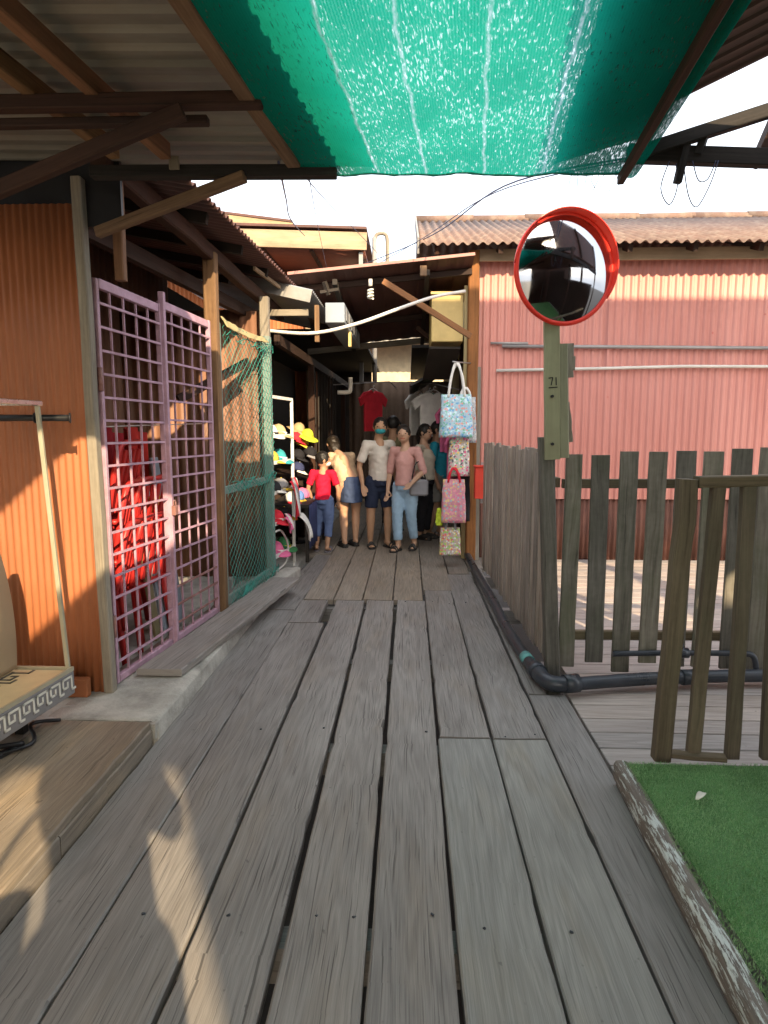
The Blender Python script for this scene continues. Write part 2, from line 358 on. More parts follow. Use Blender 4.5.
        if thick:
            b2 = len(s.v)
            for i in range(nu + 1):
                for j in range(nv + 1):
                    du = P[min(i + 1, nu)][j] - P[max(i - 1, 0)][j]; dv = P[i][min(j + 1, nv)] - P[i][max(j - 1, 0)]
                    nn = du.cross(dv).normalized(); s.v.append(P[i][j] - nn * thick)
            for i in range(nu):
                for j in range(nv):
                    s.face([b2 + i * w + j, b2 + i * w + j + 1, b2 + (i + 1) * w + j + 1, b2 + (i + 1) * w + j], [quv(i, j), quv(i, j + 1), quv(i + 1, j + 1), quv(i + 1, j)], tint, mi, smooth)
            for i in range(nu):
                s.face([b + i * w, b2 + i * w, b2 + (i + 1) * w, b + (i + 1) * w], None, tint, mi)
                s.face([b + i * w + nv, b + (i + 1) * w + nv, b2 + (i + 1) * w + nv, b2 + i * w + nv], None, tint, mi)
            for j in range(nv):
                s.face([b + j, b + j + 1, b2 + j + 1, b2 + j], None, tint, mi)
                s.face([b + nu * w + j, b2 + nu * w + j, b2 + nu * w + j + 1, b + nu * w + j + 1], None, tint, mi)
        return s
    def corr(s, o, along, across, amp=.012, pitch=.08, kind='sin', per=6, thick=.003, tint=.5, mi=0, nl=1, jag=0):
        """corrugated sheet: flutes run along 'along', repeat across 'across'"""
        o, al, ac = V(o), V(along), V(across); nrm = al.cross(ac).normalized(); W = ac.length
        n = max(4, int(W / pitch * per))
        nsheet = max(1, int(W / .8))
        offs = [rnd(-jag, jag) for _ in range(nsheet + 1)]
        def f(a, b):
            ph = (a * W / pitch) % 1.0
            if kind == 'sin': h = math.sin(ph * 2 * math.pi) * amp
            elif kind == 'trap':
                h = amp if ph < .45 else (amp * (1 - (ph - .45) / .12) if ph < .57 else (0 if ph < .88 else amp * (ph - .88) / .12))
            else:
                h = amp if ph < .18 else 0
            k = offs[min(int(a * nsheet), nsheet)]
            return o + ac * a + al * b + al.normalized() * (k if b > .5 else 0) + nrm * h
        return s.sheet(f, n, nl, thick, tint, mi, kind == 'sin', (W, al.length))
    def prism(s, poly, z0, z1, fr, tint=None, mi=0):
        """poly in 2d mapped with fr(x,y,z)"""
        b = len(s.v); k = len(poly); t = random.random() if tint is None else tint
        for z in (z0, z1):
            for x, y in poly: s.v.append(V(fr(x, y, z)))
        s.face([b + i for i in reversed(range(k))], [poly[i] for i in reversed(range(k))], t, mi); s.face([b + k + i for i in range(k)], list(poly), t, mi)
        for i in range(k):
            j = (i + 1) % k
            s.face([b + i, b + j, b + k + j, b + k + i], None, t, mi)
        return s

def mesh_obj(name, mb, mats, origin, bevel=0, fix=True):
    me = bpy.data.meshes.new(name)
    o = V(origin)
    me.from_pydata([tuple(p - o) for p in mb.v], [], mb.f)
    uvl = me.uv_layers.new(name='UVMap')
    flat = [c for f in mb.uv for uv in f for c in uv]
    uvl.data.foreach_set('uv', flat)
    at = me.attributes.new('tint', 'FLOAT', 'FACE'); at.data.foreach_set('value', mb.ti)
    me.polygons.foreach_set('material_index', mb.mi)
    me.polygons.foreach_set('use_smooth', mb.sm)
    for m in (mats if isinstance(mats, (list, tuple)) else [mats]): me.materials.append(m)
    bm = bmesh.new(); bm.from_mesh(me)
    if fix: bmesh.ops.recalc_face_normals(bm, faces=bm.faces)
    if bevel:
        es = [e for e in bm.edges if len(e.link_faces) == 2 and e.calc_face_angle(0) > .6]
        bmesh.ops.bevel(bm, geom=es, offset=bevel, segments=1, affect='EDGES', clamp_overlap=True)
    bm.to_mesh(me); bm.free()
    ob = bpy.data.objects.new(name, me); COL.objects.link(ob)
    return ob

def rootof(p):
    l = V(p.location)
    return l
def tag(o, label=None, cat=None, group=None, kind=None):
    if label: o['label'] = label
    if cat: o['category'] = cat
    if group: o['group'] = group
    if kind: o['kind'] = kind
    return o
def thing(name, label, cat, loc, group=None):
    o = bpy.data.objects.new(name, None); COL.objects.link(o); o.location = loc; o.empty_display_size = .1
    return tag(o, label, cat, group)
def worldloc(o):
    l = V(o.location)
    while o.parent: o = o.parent; l = l + V(o.location)
    return l
def part(name, mb, m, parent, bevel=0, label=None, kind=None, fix=True):
    ob = mesh_obj(name, mb, m, worldloc(parent), bevel, fix); ob.parent = parent
    if label: ob['label'] = label
    if kind: ob['kind'] = kind
    return ob
def solo(name, mb, m, label, cat, group=None, bevel=0, kind=None, fix=True):
    xs = [p.x for p in mb.v]; ys = [p.y for p in mb.v]; zs = [p.z for p in mb.v]
    o = ((min(xs) + max(xs)) / 2, (min(ys) + max(ys)) / 2, min(zs))
    ob = mesh_obj(name, mb, m, o, bevel, fix); ob.location = o
    if kind: return tag(ob, kind=kind)
    return tag(ob, label, cat, group)
def struct(name, mb, m, bevel=0, fix=True):
    return solo(name, mb, m, None, None, None, bevel, 'structure', fix)
def children(o): return [c for c in bpy.data.objects if c.parent == o]
def copy_tree(o, parent=None):
    c = o.copy(); COL.objects.link(c); c.parent = parent
    for ch in children(o): copy_tree(ch, c)
    return c
XF = lambda y, off=0: -1.61 + .105 * (y - 3.31) + off      # the left shed front runs a little askew

# ------------------------------------------------------------------ ground, boardwalk, decks
g = MB(); g.sheet(lambda a, b: (-60 + 120 * a, -40 + 160 * b, -1.3), 4, 4); struct('ground', g, M['mud'], fix=False)

def plank(mb, x0, x1, y0, y1, z=0, th=.045, tint=None, mi=0, skew0=0, skew1=0, rough=.0026, twist=.003):
    """plank along Y with worn, wandering edges"""
    t = random.random() if tint is None else tint
    n = max(3, int((y1 - y0) / .09)); b = len(mb.v); sd = rnd(0, 100); ou, ov = rnd(0, 60), rnd(0, 60)
    tw = rnd(-twist, twist); zz = rnd(-.003, .003)
    for i in range(n + 1):
        y = y0 + (y1 - y0) * i / n
        sk = skew0 + (skew1 - skew0) * i / n
        e0 = rough * (noise.noise((sd, y * 3.1, 0)) + .6 * noise.noise((sd, y * 14, 3)))
        e1 = rough * (noise.noise((sd + 9, y * 3.1, 0)) + .6 * noise.noise((sd + 9, y * 14, 3)))
        for e in (e0, e1):
            pass
        if noise.noise((sd, y * 6, 7)) > .42: e0 += rough * 2.4
        if noise.noise((sd, y * 6, 17)) > .42: e1 -= rough * 2.4
        c = .006
        a, d = x0 + e0 + sk, x1 + e1 + sk
        prof = [(a, z - th), (a, z - c), (a + c, z), (a + (d - a) * .35, z - .0015), (a + (d - a) * .65, z - .0015), (d - c, z), (d, z - c), (d, z - th)]
        for px, pz in prof:
            f = (px - x0) / (x1 - x0) - .5
            mb.v.append(V((px, y + .004 * noise.noise((px * 9, sd, 1)) * (i in (0, n)), pz + tw * f * 2 + zz)))
    k = 8
    for i in range(n):
        ya, yb = y0 + (y1 - y0) * i / n, y0 + (y1 - y0) * (i + 1) / n
        for j in range(k):
            j2 = (j + 1) % k
            va = mb.v[b + i * k + j]; vb = mb.v[b + i * k + j2]
            ua, ub = ov + va.x + va.z, ov + vb.x + vb.z
            mb.face([b + i * k + j, b + i * k + j2, b + (i + 1) * k + j2, b + (i + 1) * k + j], [(ou + ya, ua), (ou + ya, ub), (ou + yb, ub), (ou + yb, ua)], t, mi, False)
    mb.face([b + j for j in range(k)], None, t, mi); mb.face([b + n * k + j for j in reversed(range(k))], None, t, mi)

bw = MB()
G = .005
plank(bw, -1.215, -.935 - G, -1.5, 5.2, tint=.2)
plank(bw, -1.19, -.945 - G, 5.22, 7.6, tint=.25, skew1=.08)
plank(bw, -.935 + G, -.64 - G, -1.5, 4.85, tint=.55, skew1=-.01)
plank(bw, -.945 + G, -.70 - G, 4.865, 5.52, tint=.5)
plank(bw, -.64 + G, -.375 - .006, -1.5, 5.53, tint=.7, skew0=-.006, skew1=.004)
plank(bw, -.36 + .004, -.112 - G, -1.5, 5.53, tint=.95, skew0=0)
plank(bw, -.112 + G, .142 - G, -1.5, 5.55, tint=.85, skew0=-.01, skew1=.02)
plank(bw, .16 + .004, .418 - .008, 3.0, 5.9, tint=.75)
plank(bw, .428, .685, 3.0, 6.6, tint=.45, skew1=-.02)
plank(bw, .15 + G, .418 - G, -1.5, 2.985, tint=.5, mi=1, rough=.0022)
plank(bw, .418 + G, .69 - G, -1.5, 2.985, tint=.75, mi=1, rough=.0022)
plank(bw, .69 + G, .905, -1.5, 3.52, tint=.15, rough=.0022)
plank(bw, .69 + G, .80, 3.54, 6.9, tint=.3)
bw.block((.385, 3.02, -.06), (.432, 3.10, -.05))
# the far stretch, worn browner
xs = [-1.22, -.93, -.66, -.40, -.13, .145, .43, .66, .95]
for i in range(8):
    y0 = 5.55 if i < 5 else (5.92 if i == 5 else 6.62)
    if i == 0: y0 = 7.62
    if i == 7: y0 = 6.92
    x0, x1 = xs[i], xs[i + 1]
    br = [9.3, 8.9, 9.6, 9.2, 9.8, 9.0, 9.4, 9.1][i] + .0
    plank(bw, x0 + G, x1 - G, y0, br, tint=[.3, .5, .6, .7, .8, .45, .2, .1][i], mi=2)
    plank(bw, x0 + G, x1 - G, br + .01, 14, tint=random.random(), mi=2)
    plank(bw, x0 + G, x1 - G, 14.01, 22, tint=random.random(), mi=2)
for yj in (-.8, .6, 1.8, 3.0, 4.2, 5.54, 6.8, 8, 9.2, 11, 13, 16, 19):
    bw.box((-1.3, yj, -.13), (1.0, yj, -.13), .09, .12, tint=.1)
# nail heads
for (x, y) in [(x + dx, y) for x in (-.9, -.6, -.33, -.08, .2, .46) for dx in (.05, .18) for y in (1.81, 3.06, 4.2, 5.48)]:
    if random.random() < .45: continue
    x += rnd(-.03, .03); y += rnd(-.05, .03)
    bw.tube([(x + rnd(-.01, .01), y + rnd(-.01, .01), -.004), (x, y, .0005)], .004, 6, mi=3)
struct('boardwalk', bw, [M['board'], M['board_new'], M['board_far'], M['pipe']])

sd = MB()
y = 2.62; z = -.02
while y < 7.42:
    w = rnd(.15, .19); t = random.random(); n = 24
    sdv = rnd(0, 99)
    x0 = .93 if y < 3.75 else 1.0
    sd.box((x0, y + w / 2, z - .02), (6.5, y + w / 2, z - .02 + rnd(-.002, .002)), w - .008, .04, tint=t)
    y += w
for xj in (1.3, 2.2, 3.2): sd.box((xj, 2.5, -.12), (xj, 7.4, -.12), .08, .14, tint=.1)
struct('side_deck', sd, M['deck'], bevel=.003)

kb = MB()   # worn concrete kerb along the shed front
def kerbpt(a, b):
    y = 2.9 + 3.6 * a
    prof = [(XF(y) - .12, .1), (-1.235, .1 + .006 * noise.noise((y * 5, 0, 0))), (-1.215, .088), (-1.21 + .008 * noise.noise((y * 7, 3, 0)), .05), (-1.205, -.04)]
    if a > .8:
        prof = [(p[0] + (a - .8) * .55, p[1] - (a - .8) * .06) for p in prof]
    q = b * 4; i = min(int(q), 3); f = q - i
    x = prof[i][0] * (1 - f) + prof[i + 1][0] * f; zz = prof[i][1] * (1 - f) + prof[i + 1][1] * f
    return (x, y, zz + .004 * noise.noise((x * 11, y * 11, 1)))
kb.sheet(kerbpt, 70, 16, -.05)
kb.block((-1.9, 2.88, .02), (-1.21, 2.91, .096))
kb.block((-3.4, 2.885, -.05), (-1.6, 3.3, .0985))
kb.block((-3.4, 3.302, -.05), (-1.72, 6.6, .06))
struct('kerb', kb, M['concrete'])

pf = MB()   # raised plank platform on the left
for x0, x1, t in ((-3.2, -2.62, .4), (-2.62, -2.17, .6), (-2.17, -1.74, .5), (-1.74, -1.225, .65)):
    plank(pf, x0 + .003, x1 - .003, -1.0, 2.872, .112, .035, tint=t, rough=.0022)
plank(pf, -1.25, -1.222, -1.0, 2.05, .0745, .09, tint=.2, rough=.0022)
plank(pf, -1.25, -1.222, 2.056, 2.872, .0745, .09, tint=.35, rough=.0022)
struct('platform', pf, M['platform'])

# ------------------------------------------------------------------ turf step with railing
st = thing('turf_step', 'raised step covered in green artificial grass with flaking white edge board', 'step', (1.6, 1.4, -.02))
tb = MB(); tb.block((.93, -1.2, -.02), (3.6, 2.575, .098)); part('base', tb, M['deck'], st)
eb = MB()
def edge(a, b):
    y = -1.2 + 3.8 * a; xc = .865 + .03 * (y - 1.4) / 1.2 * 1.6
    ang = -math.pi * .5 + b * 2 * math.pi
    rx, rz = .033, .05
    c, s_ = math.cos(ang), math.sin(ang)
    p = 4.0
    k = (abs(c) ** p + abs(s_) ** p) ** (-1 / p)
    return (xc + rx * c * k + .004 * noise.noise((y * 4, 1, b * 3)), y, .058 + rz * s_ * k + .004 * noise.noise((y * 6, b * 5, 2)))
eb.sheet(edge, 60, 20, 0, uvs=(3.8, .3)); part('edge_board', eb, M['flaked'], st)
tf = MB(); tf.sheet(lambda a, b: (.9 + .035 * b + a * 2.6, -1.2 + 3.78 * b, .104 + .003 * noise.noise((a * 20, b * 30, 0))), 40, 40, .004)
nb = 90000
for i in range(nb):
    yy = 1.15 + 1.44 * random.random(); xx = .885 + .03 * (yy - 1.4) + 1.55 * random.random() ** 1.1
    a = rnd(0, 6.283); h = rnd(.006, .014); w = .0011; lx, ly = rnd(-.007, .007), rnd(-.007, .007)
    b = len(tf.v); c, s_ = math.cos(a) * w, math.sin(a) * w
    tf.v += [V((xx - c, yy - s_, .103)), V((xx + c, yy + s_, .103)), V((xx + lx, yy + ly, .103 + h))]
    tf.f.append((b, b + 1, b + 2)); tf.uv.append([(0, 0)] * 3); tf.ti.append(min(1, max(0, random.gauss(.45, .25) + .5 * noise.noise((xx * 3, yy * 3, 5))))); tf.mi.append(1); tf.sm.append(False)
part('turf', tf, [M['turf'], M['blade']], st, fix=False)
lf = MB(); lf.sheet(lambda a, b: (1.085 + .05 * a + .012 * b, 2.29 + .045 * a - .02 * math.sin(a * math.pi) * (b - .5) * 1.4, .122 + .01 * math.sin(a * 3)), 8, 4, .001)
solo('leaf', lf, M['clip'], 'small pale fallen leaf lying on the green artificial grass', 'leaf')

rl = thing('railing', 'low olive brown wooden railing with leaning post beside the green turf step', 'railing', (1.1, 2.67, .1))
def board_bar(mb, p0, p1, w, h, n=10, wob=.006, tint=None):
    p0, p1 = V(p0), V(p1); sdv = rnd(0, 99); b = len(mb.v); t = random.random() if tint is None else tint
    d = (p1 - p0); L = d.length; d.normalize()
    up = V((0, 1, 0)) if abs(d.z) > .5 else V((0, 0, 1))
    s_ = d.cross(up).normalized(); u = s_.cross(d)
    ou, ov = rnd(0, 50), rnd(0, 50); ch = min(w, h) * .12
    for i in range(n + 1):
        c = p0 + d * L * i / n + s_ * wob * noise.noise((sdv, i * .45, 0)) + u * wob * noise.noise((sdv, i * .45, 9))
        ww = w * (1 + .025 * noise.noise((sdv, i * .7, 4))) / 2; hh = h / 2
        for a, e in ((-ww + ch, -hh), (ww - ch, -hh), (ww, -hh + ch), (ww, hh - ch), (ww - ch, hh), (-ww + ch, hh), (-ww, hh - ch), (-ww, -hh + ch)):
            mb.v.append(c + s_ * a + u * e)
    for i in range(n):
        for j in range(8):
            j2 = (j + 1) % 8; pa, pb = j * (w + h) / 4, (j + 1) * (w + h) / 4
            mb.face([b + i * 8 + j, b + i * 8 + j2, b + i * 8 + 8 + j2, b + i * 8 + 8 + j], [(ou + L * i / n, ov + pa), (ou + L * i / n, ov + pb), (ou + L * (i + 1) / n, ov + pb), (ou + L * (i + 1) / n, ov + pa)], t)
    mb.face([b + j for j in reversed(range(8))], None, t); mb.face([b + n * 8 + j for j in range(8)], None, t)
    return mb
p = board_bar(MB(), (1.105, 2.67, .08), (1.15, 2.67, 1.3), .07, .065, 14, .006); part('post', p, M['rail'], rl)
p = board_bar(MB(), (1.185, 2.675, 1.29), (3.3, 2.72, 1.34), .06, .045, 12, .004); part('top_rail', p, M['rail'], rl)
p = board_bar(MB(), (1.14, 2.66, .115), (1.36, 2.63, .108), .05, .02, 6, .006); part('foot_strip', p, M['rail'], rl)
for i, (xa, xb) in enumerate(((1.245, 1.275), (1.41, 1.4), (1.56, 1.53), (1.71, 1.68), (1.86, 1.83), (2.01, 1.99))):
    p = board_bar(MB(), (xa, 2.675, .09), (xb, 2.675, 1.275), .055, .04, 12, .003); part('baluster', p, M['rail'], rl)

# ------------------------------------------------------------------ picket fences
fn = thing('picket_fence', 'grey weathered picket fence facing the walkway in front of the pink building', 'fence', (1.6, 3.86, -.02))
cx = [.985, 1.205, 1.415, 1.635, 1.86, 2.085, 2.30, 2.52, 2.74]
cx = [.985 + .2175 * 0, 1.2, 1.412, 1.63]
# palings are spaced unevenly, as nailed
pk = [(.985, .092), (1.2, .13), (1.0, 0)]
pk = [(.985, .085), (1.2, .13), (1.415, .12), (1.63, .12), (1.865, .12), (2.08, .13), (2.3, .12), (2.52, .12), (2.74, .12), (2.96, .12)]
pk = [(.985, .09), (1.185, .11)]
xs_ = [.985, 1.2]
pk = []
for c, w, top, bot in ((.985, .10, 1.355, .02), (1.205, .15, 1.35, .05), (0, 0, 0, 0)):
    pass
cents = [(570, 579), (594, 617), (633, 651)]
data = [(1.0, .10, 1.36, .05), (1.2, .13, 1.365, .08), (1.41, .11, 1.365, .03), (1.63, .12, 1.36, .09), (1.855, .115, 1.365, .08), (2.08, .12, 1.38, .05), (2.3, .12, 1.37, .05), (2.52, .12, 1.37, .05)]
data = [(.985, .095, 1.355, .05), (1.147, .105, 1.36, .08), (1.312, .105, 1.365, .02), (1.478, .105, 1.37, .08), (1.643, .112, 1.37, .06), (1.80, .112, 1.375, .06), (1.968, .115, 1.385, .05), (2.13, .12, 1.39, .05), (2.30, .115, 1.38, .05), (2.47, .115, 1.38, .05)]
for c, w, top, bot in data:
    t = rnd(-.006, .006)
    p = board_bar(MB(), (c + t, 3.85, bot), (c - t, 3.85, top + rnd(-.01, .01)), w, .024, 14, .003); part('picket', p, M['picket'], fn)
for zr in (1.18, .24):
    p = MB().box((.93, 3.888, zr), (2.6, 3.888, zr + .005), .04, .055); part('rail', p, M['rail'], fn, .003)

fs = thing('slat_fence', 'tight pale grey slat fence running back along the right edge of the walkway', 'fence', (.86, 5.3, 0))
yy = 4.0
while yy < 6.75:
    w = rnd(.085, .105)
    X = .885 - .028 * (yy - 4.0)
    p = board_bar(MB(), (X, yy, .03 + rnd(0, .05)), (X + rnd(-.008, .008), yy + rnd(-.006, .006), 1.365 + rnd(-.015, .02)), .022, w, 10, .003)
    part('slat', p, M['slat'], fs); yy += w + rnd(.006, .016)
for zr in (1.18, .3): part('rail', MB().box((.915, 3.95, zr), (.835, 6.8, zr), .04, .06), M['rail'], fs, .003)

# ------------------------------------------------------------------ traffic mirror on its post
tm = thing('traffic_mirror', 'round convex traffic mirror with red hood on a pale green wooden post', 'mirror', (.87, 3.80, -.1))
p = board_bar(MB(), (.895, 3.80, -.1), (.805, 3.80, 1.46), .085, .075, 14, .004); part('lower_post', p, M['picket'], tm)
p = board_bar(MB(), (.836, 3.752, 1.33), (.806, 3.752, 2.12), .088, .03, 10, .002, .5); part('front_plank', p, M['post_green'], tm)
bolt = MB()
for zb in (1.42, 1.69): part('bolt', MB().tube([(.829 - (zb - 1.42) * .038, 3.72, zb), (.829 - (zb - 1.42) * .038, 3.738, zb)], .009, 8), M['black'], tm)
p = board_bar(MB(), (.905, 3.775, 1.34), (.876, 3.775, 1.985), .055, .06, 10, .003, .2); part('back_plank', p, M['post_green'], tm)
p = board_bar(MB(), (.925, 3.79, 1.8), (.918, 3.79, 1.99), .05, .03, 5, .006); part('splint', p, M['post_grey'], tm)
p = MB().block((.938, 3.775, 1.84), (.955, 3.795, 1.92)); part('splint', p, M['post_grey'], tm, .003)
p = board_bar(MB(), (.945, 3.80, 1.43), (.915, 3.80, 1.66), .035, .03, 6, .008); part('splint', p, M['post_grey'], tm)
# painted number 71, underlined
num = MB(); zx = lambda z: .806 + (2.12 - z) * .038
def stroke(a, b, r=.0028):
    num.box((zx(a[1]) + a[0], 3.7355, a[1]), (zx(b[1]) + b[0], 3.7355, b[1]), r * 2, .002, (0, 1, 0))
stroke((-.022, 1.792), (.002, 1.796)); stroke((.002, 1.796), (-.008, 1.752)); stroke((.020, 1.797), (.021, 1.752)); stroke((-.022, 1.738), (.028, 1.742))
part('number', num, M['black'], tm)
mc = V((.862, 3.735, 2.385)); rot = Matrix.Rotation(R(16), 3, 'Z') @ Matrix.Rotation(R(3), 3, 'X')
def mpt(r, ang, out):   # local: disc in XZ, normal -Y
    return mc + rot @ V((r * math.cos(ang), -out, r * math.sin(ang)))
mr = .288
mf = MB(); mf.sheet(lambda a, b: mpt(mr * max(a, .001), b * 2 * math.pi, .012 + .055 * (1 - a * a)), 20, 64); part('mirror_glass', mf, M['mirror'], tm, fix=False)
rim = MB(); pts = [mpt(mr + .004, 2 * math.pi * i / 64, .01) for i in range(65)]
rim.tube(pts, .014, 8, False); part('rim', rim, M['red'], tm)
bk = MB(); bk.sheet(lambda a, b: mpt(mr * max(a, .001), b * 2 * math.pi, -.006 - .05 * (1 - a * a)), 8, 48); part('back_shell', bk, M['red'], tm)
vs = MB()
def visor(a, b):
    ang = R(-28) + a * R(205)
    s_ = math.sin(math.pi * min(1, max(0, a))) ** .55
    return mpt(mr + .008 + .014 * b, ang, .012 + b * .062 * s_)
vs.sheet(visor, 48, 6, .004); part('visor', vs, M['red'], tm)
part('bracket', MB().box((.815, 3.80, 2.0), (.842, 3.79, 2.3), .05, .04).box(mc + rot @ V((0, .03, -.05)), (.835, 3.795, 2.28), .05, .05), M['post_grey'], tm, .003)

# ------------------------------------------------------------------ pink building
pb = thing('pink_building', 'pink corrugated building with brick red roof behind the picket fence', 'building', (3.5, 8.5, 0))
WX0, WX1, WY = .80, 7.2, 7.5
w = MB().corr((WX0, WY, .7), (0, 0, 2.68), (WX1 - WX0, 0, 0), .014, .082, 'trap', 8, .002, nl=6)
part('wall', w, M['pink'], pb)
w = MB().corr((WX0 + .02, WY + .03, -.1), (0, 0, .82), (WX1 - WX0, 0, 0), .01, .06, 'sin', 5, .002); part('base_cladding', w, M['rust'], pb)
part('side_wall', MB().block((WX0 + .02, WY + .06, 0), (WX0 + .07, 12.2, 3.38)), M['creamwall'], pb)
part('back_wall', MB().block((WX0 + .09, 12.21, 0), (WX1, 12.26, 3.4)), M['pink'], pb)
part('fascia', MB().box((WX0 - .06, WY - .14, 3.40), (WX1, WY - .14, 3.40), .025, .13), M['fascia'], pb, .003)
rise = .38
rf = MB().corr((.12, 10.2, 3.44 + 3.15 * rise), (0, -3.15, -3.15 * rise), (7.3, 0, 0), .016, .105, 'sin', 8, .005, jag=.02)
part('roof', rf, M['brickroof'], pb)
rf2 = MB().corr((.12, 10.2, 3.44 + 3.15 * rise), (0, 2.4, -2.4 * rise), (7.3, 0, 0), .022, .14, 'sin', 6, .005); part('roof', rf2, M['brickroof'], pb)
rc = MB()
for i in range(9): rc.tube([(.1 + i * .82, 10.2, 4.645 + rnd(-.006, .012)), (.1 + (i + 1) * .82 + .05, 10.2, 4.645 + rnd(-.006, .012))], .07, 10)
part('ridge_cap', rc, M['brickroof'], pb)
rt = MB()
for i in range(11): rt.box((.3 + i * .68, 7.15, 3.41), (.3 + i * .68, 10.1, 3.41 + 2.95 * rise), .05, .09)
part('rafter', rt, M['beam'], pb)
part('barge_board', MB().box((.1, 7.1, 3.44), (.1, 10.2, 3.46 + 3.1 * rise), .02, .16), M['greyfascia'], pb)
c = MB().tube([(1.06, WY - .035, 2.44), (2.5, WY - .035, 2.425), (4.6, WY - .035, 2.4)], .02, 8); part('conduit', c, M['greypipe'], pb)
c = MB().tube([(.93, WY - .03, 2.475), (1.35, WY - .03, 2.472)], .014, 8); part('conduit', c, M['greypipe'], pb)
c = MB().tube([(1.0, WY - .035, 2.17), (2.2, WY - .035, 2.19), (3.1, WY - .035, 2.21), (4.6, WY - .035, 2.2)], .018, 8); part('conduit', c, M['whitepipe'], pb)
part('cover_strip', MB().block((2.24, WY - .024, 2.21), (2.265, WY - .018, 2.95)), M['pink'], pb)

# corner post, and a narrow timber face beside the alley
cp = thing('corner_post', 'tall timber corner post at the left end of the pink wall', 'post', (.70, 7.36, 0))
part('post', board_bar(MB(), (.735, 7.38, 0), (.715, 7.38, 3.45), .12, .10, 16, .005, .7), M['beam_orange'], cp)
part('side_plank', board_bar(MB(), (.80, 7.35, 0), (.785, 7.35, 2.2), .06, .03, 12, .004), M['post_grey'], cp)
part('side_plank', board_bar(MB(), (.655, 7.45, 0), (.65, 7.45, 3.1), .05, .04, 12, .004), M['creamwall'], cp)
rb = thing('letter_box', 'small red metal box hung on the end of the slat fence', 'box', (.79, 6.98, .74))
part('body', MB().block((.725, 6.93, .76), (.86, 7.03, 1.1)), M['redbox'], rb, .006)
part('lid', MB().box((.715, 6.975, 1.112), (.87, 6.975, 1.112), .125, .02), M['redbox'], rb, .004)
part('bracket', MB().block((.80, 7.032, .7), (.83, 7.05, 1.15)), M['greypipe'], rb)

# ------------------------------------------------------------------ hose pipe on the boards
hp = thing('water_pipe', 'thick dark water pipe lying on the boards, bent around the fence post', 'pipe', (.8, 3.5, 0))
def smooth(pts, n=6):
    pts = [V(p) for p in pts]; out = []
    for i in range(len(pts) - 1):
        p0, p1, p2, p3 = pts[max(i - 1, 0)], pts[i], pts[i + 1], pts[min(i + 2, len(pts) - 1)]
        for k in range(n):
            t = k / n
            out.append(.5 * ((2 * p1) + (p2 - p0) * t + (2 * p0 - 5 * p1 + 4 * p2 - p3) * t * t + (3 * p1 - p0 - 3 * p2 + p3) * t ** 3))
    out.append(pts[-1]); return out
part('long_run', MB().tube(smooth([(.70, 8.2, .05), (.705, 6.6, .055), (.73, 5.4, .06), (.735, 4.6, .055), (.765, 3.9, .055), (.795, 3.66, .055)]), .037, 12), M['pipe'], hp)
part('elbow', MB().tube(smooth([(.785, 3.74, .056), (.80, 3.62, .056), (.83, 3.56, .056), (.88, 3.545, .056), (.94, 3.56, .056)], 5), .046, 12), M['pipe'], hp)
part('collar', MB().tube([(.779, 3.79, .056), (.792, 3.71, .056)], .053, 14), M['pipe'], hp)
part('collar', MB().tube([(.90, 3.548, .056), (.985, 3.57, .056)], .053, 14), M['pipe'], hp)
part('cross_run', MB().tube(smooth([(.94, 3.56, .05), (1.2, 3.62, .05), (1.5, 3.67, .052), (2.0, 3.73, .05), (2.9, 3.76, .05)]), .038, 12), M['pipe'], hp)
part('tape_band', MB().tube([(.759, 3.99, .057), (.768, 3.9, .057)], .0395, 12), M['tape'], hp)
part('collar', MB().tube([(1.62, 3.685, .052), (1.7, 3.695, .052)], .046, 12), M['pipe'], hp)
sp = thing('supply_pipe', 'thinner dark pipe with valve behind the railing along the foot of the fence', 'pipe', (1.7, 3.8, .1))
part('run', MB().tube(smooth([(1.25, 3.80, .15), (1.6, 3.80, .16), (1.98, 3.79, .165), (2.08, 3.79, .15), (2.1, 3.78, .07)], 6), .018, 8), M['pipe'], sp)
part('valve', MB().tube([(1.62, 3.8, .16), (1.7, 3.8, .162)], .032, 10).tube([(1.66, 3.8, .16), (1.66, 3.8, .22)], .012, 8), M['pipe'], sp)

# ------------------------------------------------------------------ overhead: left roof, shade net, right roof
lr = thing('left_roof', 'zinc sheet roof on dark red beams over the left side of the walkway', 'roof', (-1.4, 2.0, 2.6))
SK = .105
def sk(x, y): return x + SK * (y - 2.5)
zz = lambda x: 2.765 + .02 * (-x)
ro = V((sk(-.25, -2.2), -2.2, zz(-.3))); ac = V((sk(0, 3.32) - sk(0, -2.2), 5.52, 0))
part('sheet', MB().corr(ro + V((-3.2, 0, .07)), (3.2, 0, -.07), ac, .012, .1, 'trap', 8, .002, jag=.01), M['zinc'], lr)
part('edge_beam', MB().box((sk(-.57, -2.1), -2.1, 2.705), (sk(-.57, 3.02), 3.02, 2.705), .06, .085), M['beam_tan'], lr, .004)
part('purlin', MB().box((sk(-1.13, -2.1), -2.1, 2.725), (sk(-1.13, 2.98), 2.98, 2.725), .05, .07), M['beam_orange'], lr, .004)
part('purlin', MB().box((sk(-1.36, -2.1), -2.1, 2.73), (sk(-1.36, 2.98), 2.98, 2.73), .05, .07), M['beam_tan'], lr, .004)
part('cross_beam', MB().box((-3.6, 2.43, 2.675), (-.53, 2.45, 2.675), .05, .05).box((-3.6, 2.52, 2.645), (-.75, 2.53, 2.645), .04, .03), M['beam'], lr, .004)
part('cross_beam', MB().box((-3.3, .6, 2.645), (-.72, .6, 2.645), .06, .08), M['beam'], lr, .004)
part('front_beam', MB().box((-1.45, 3.045, 2.665), (-.33, 3.075, 2.665), .06, .05), M['beam_black'], lr, .004)
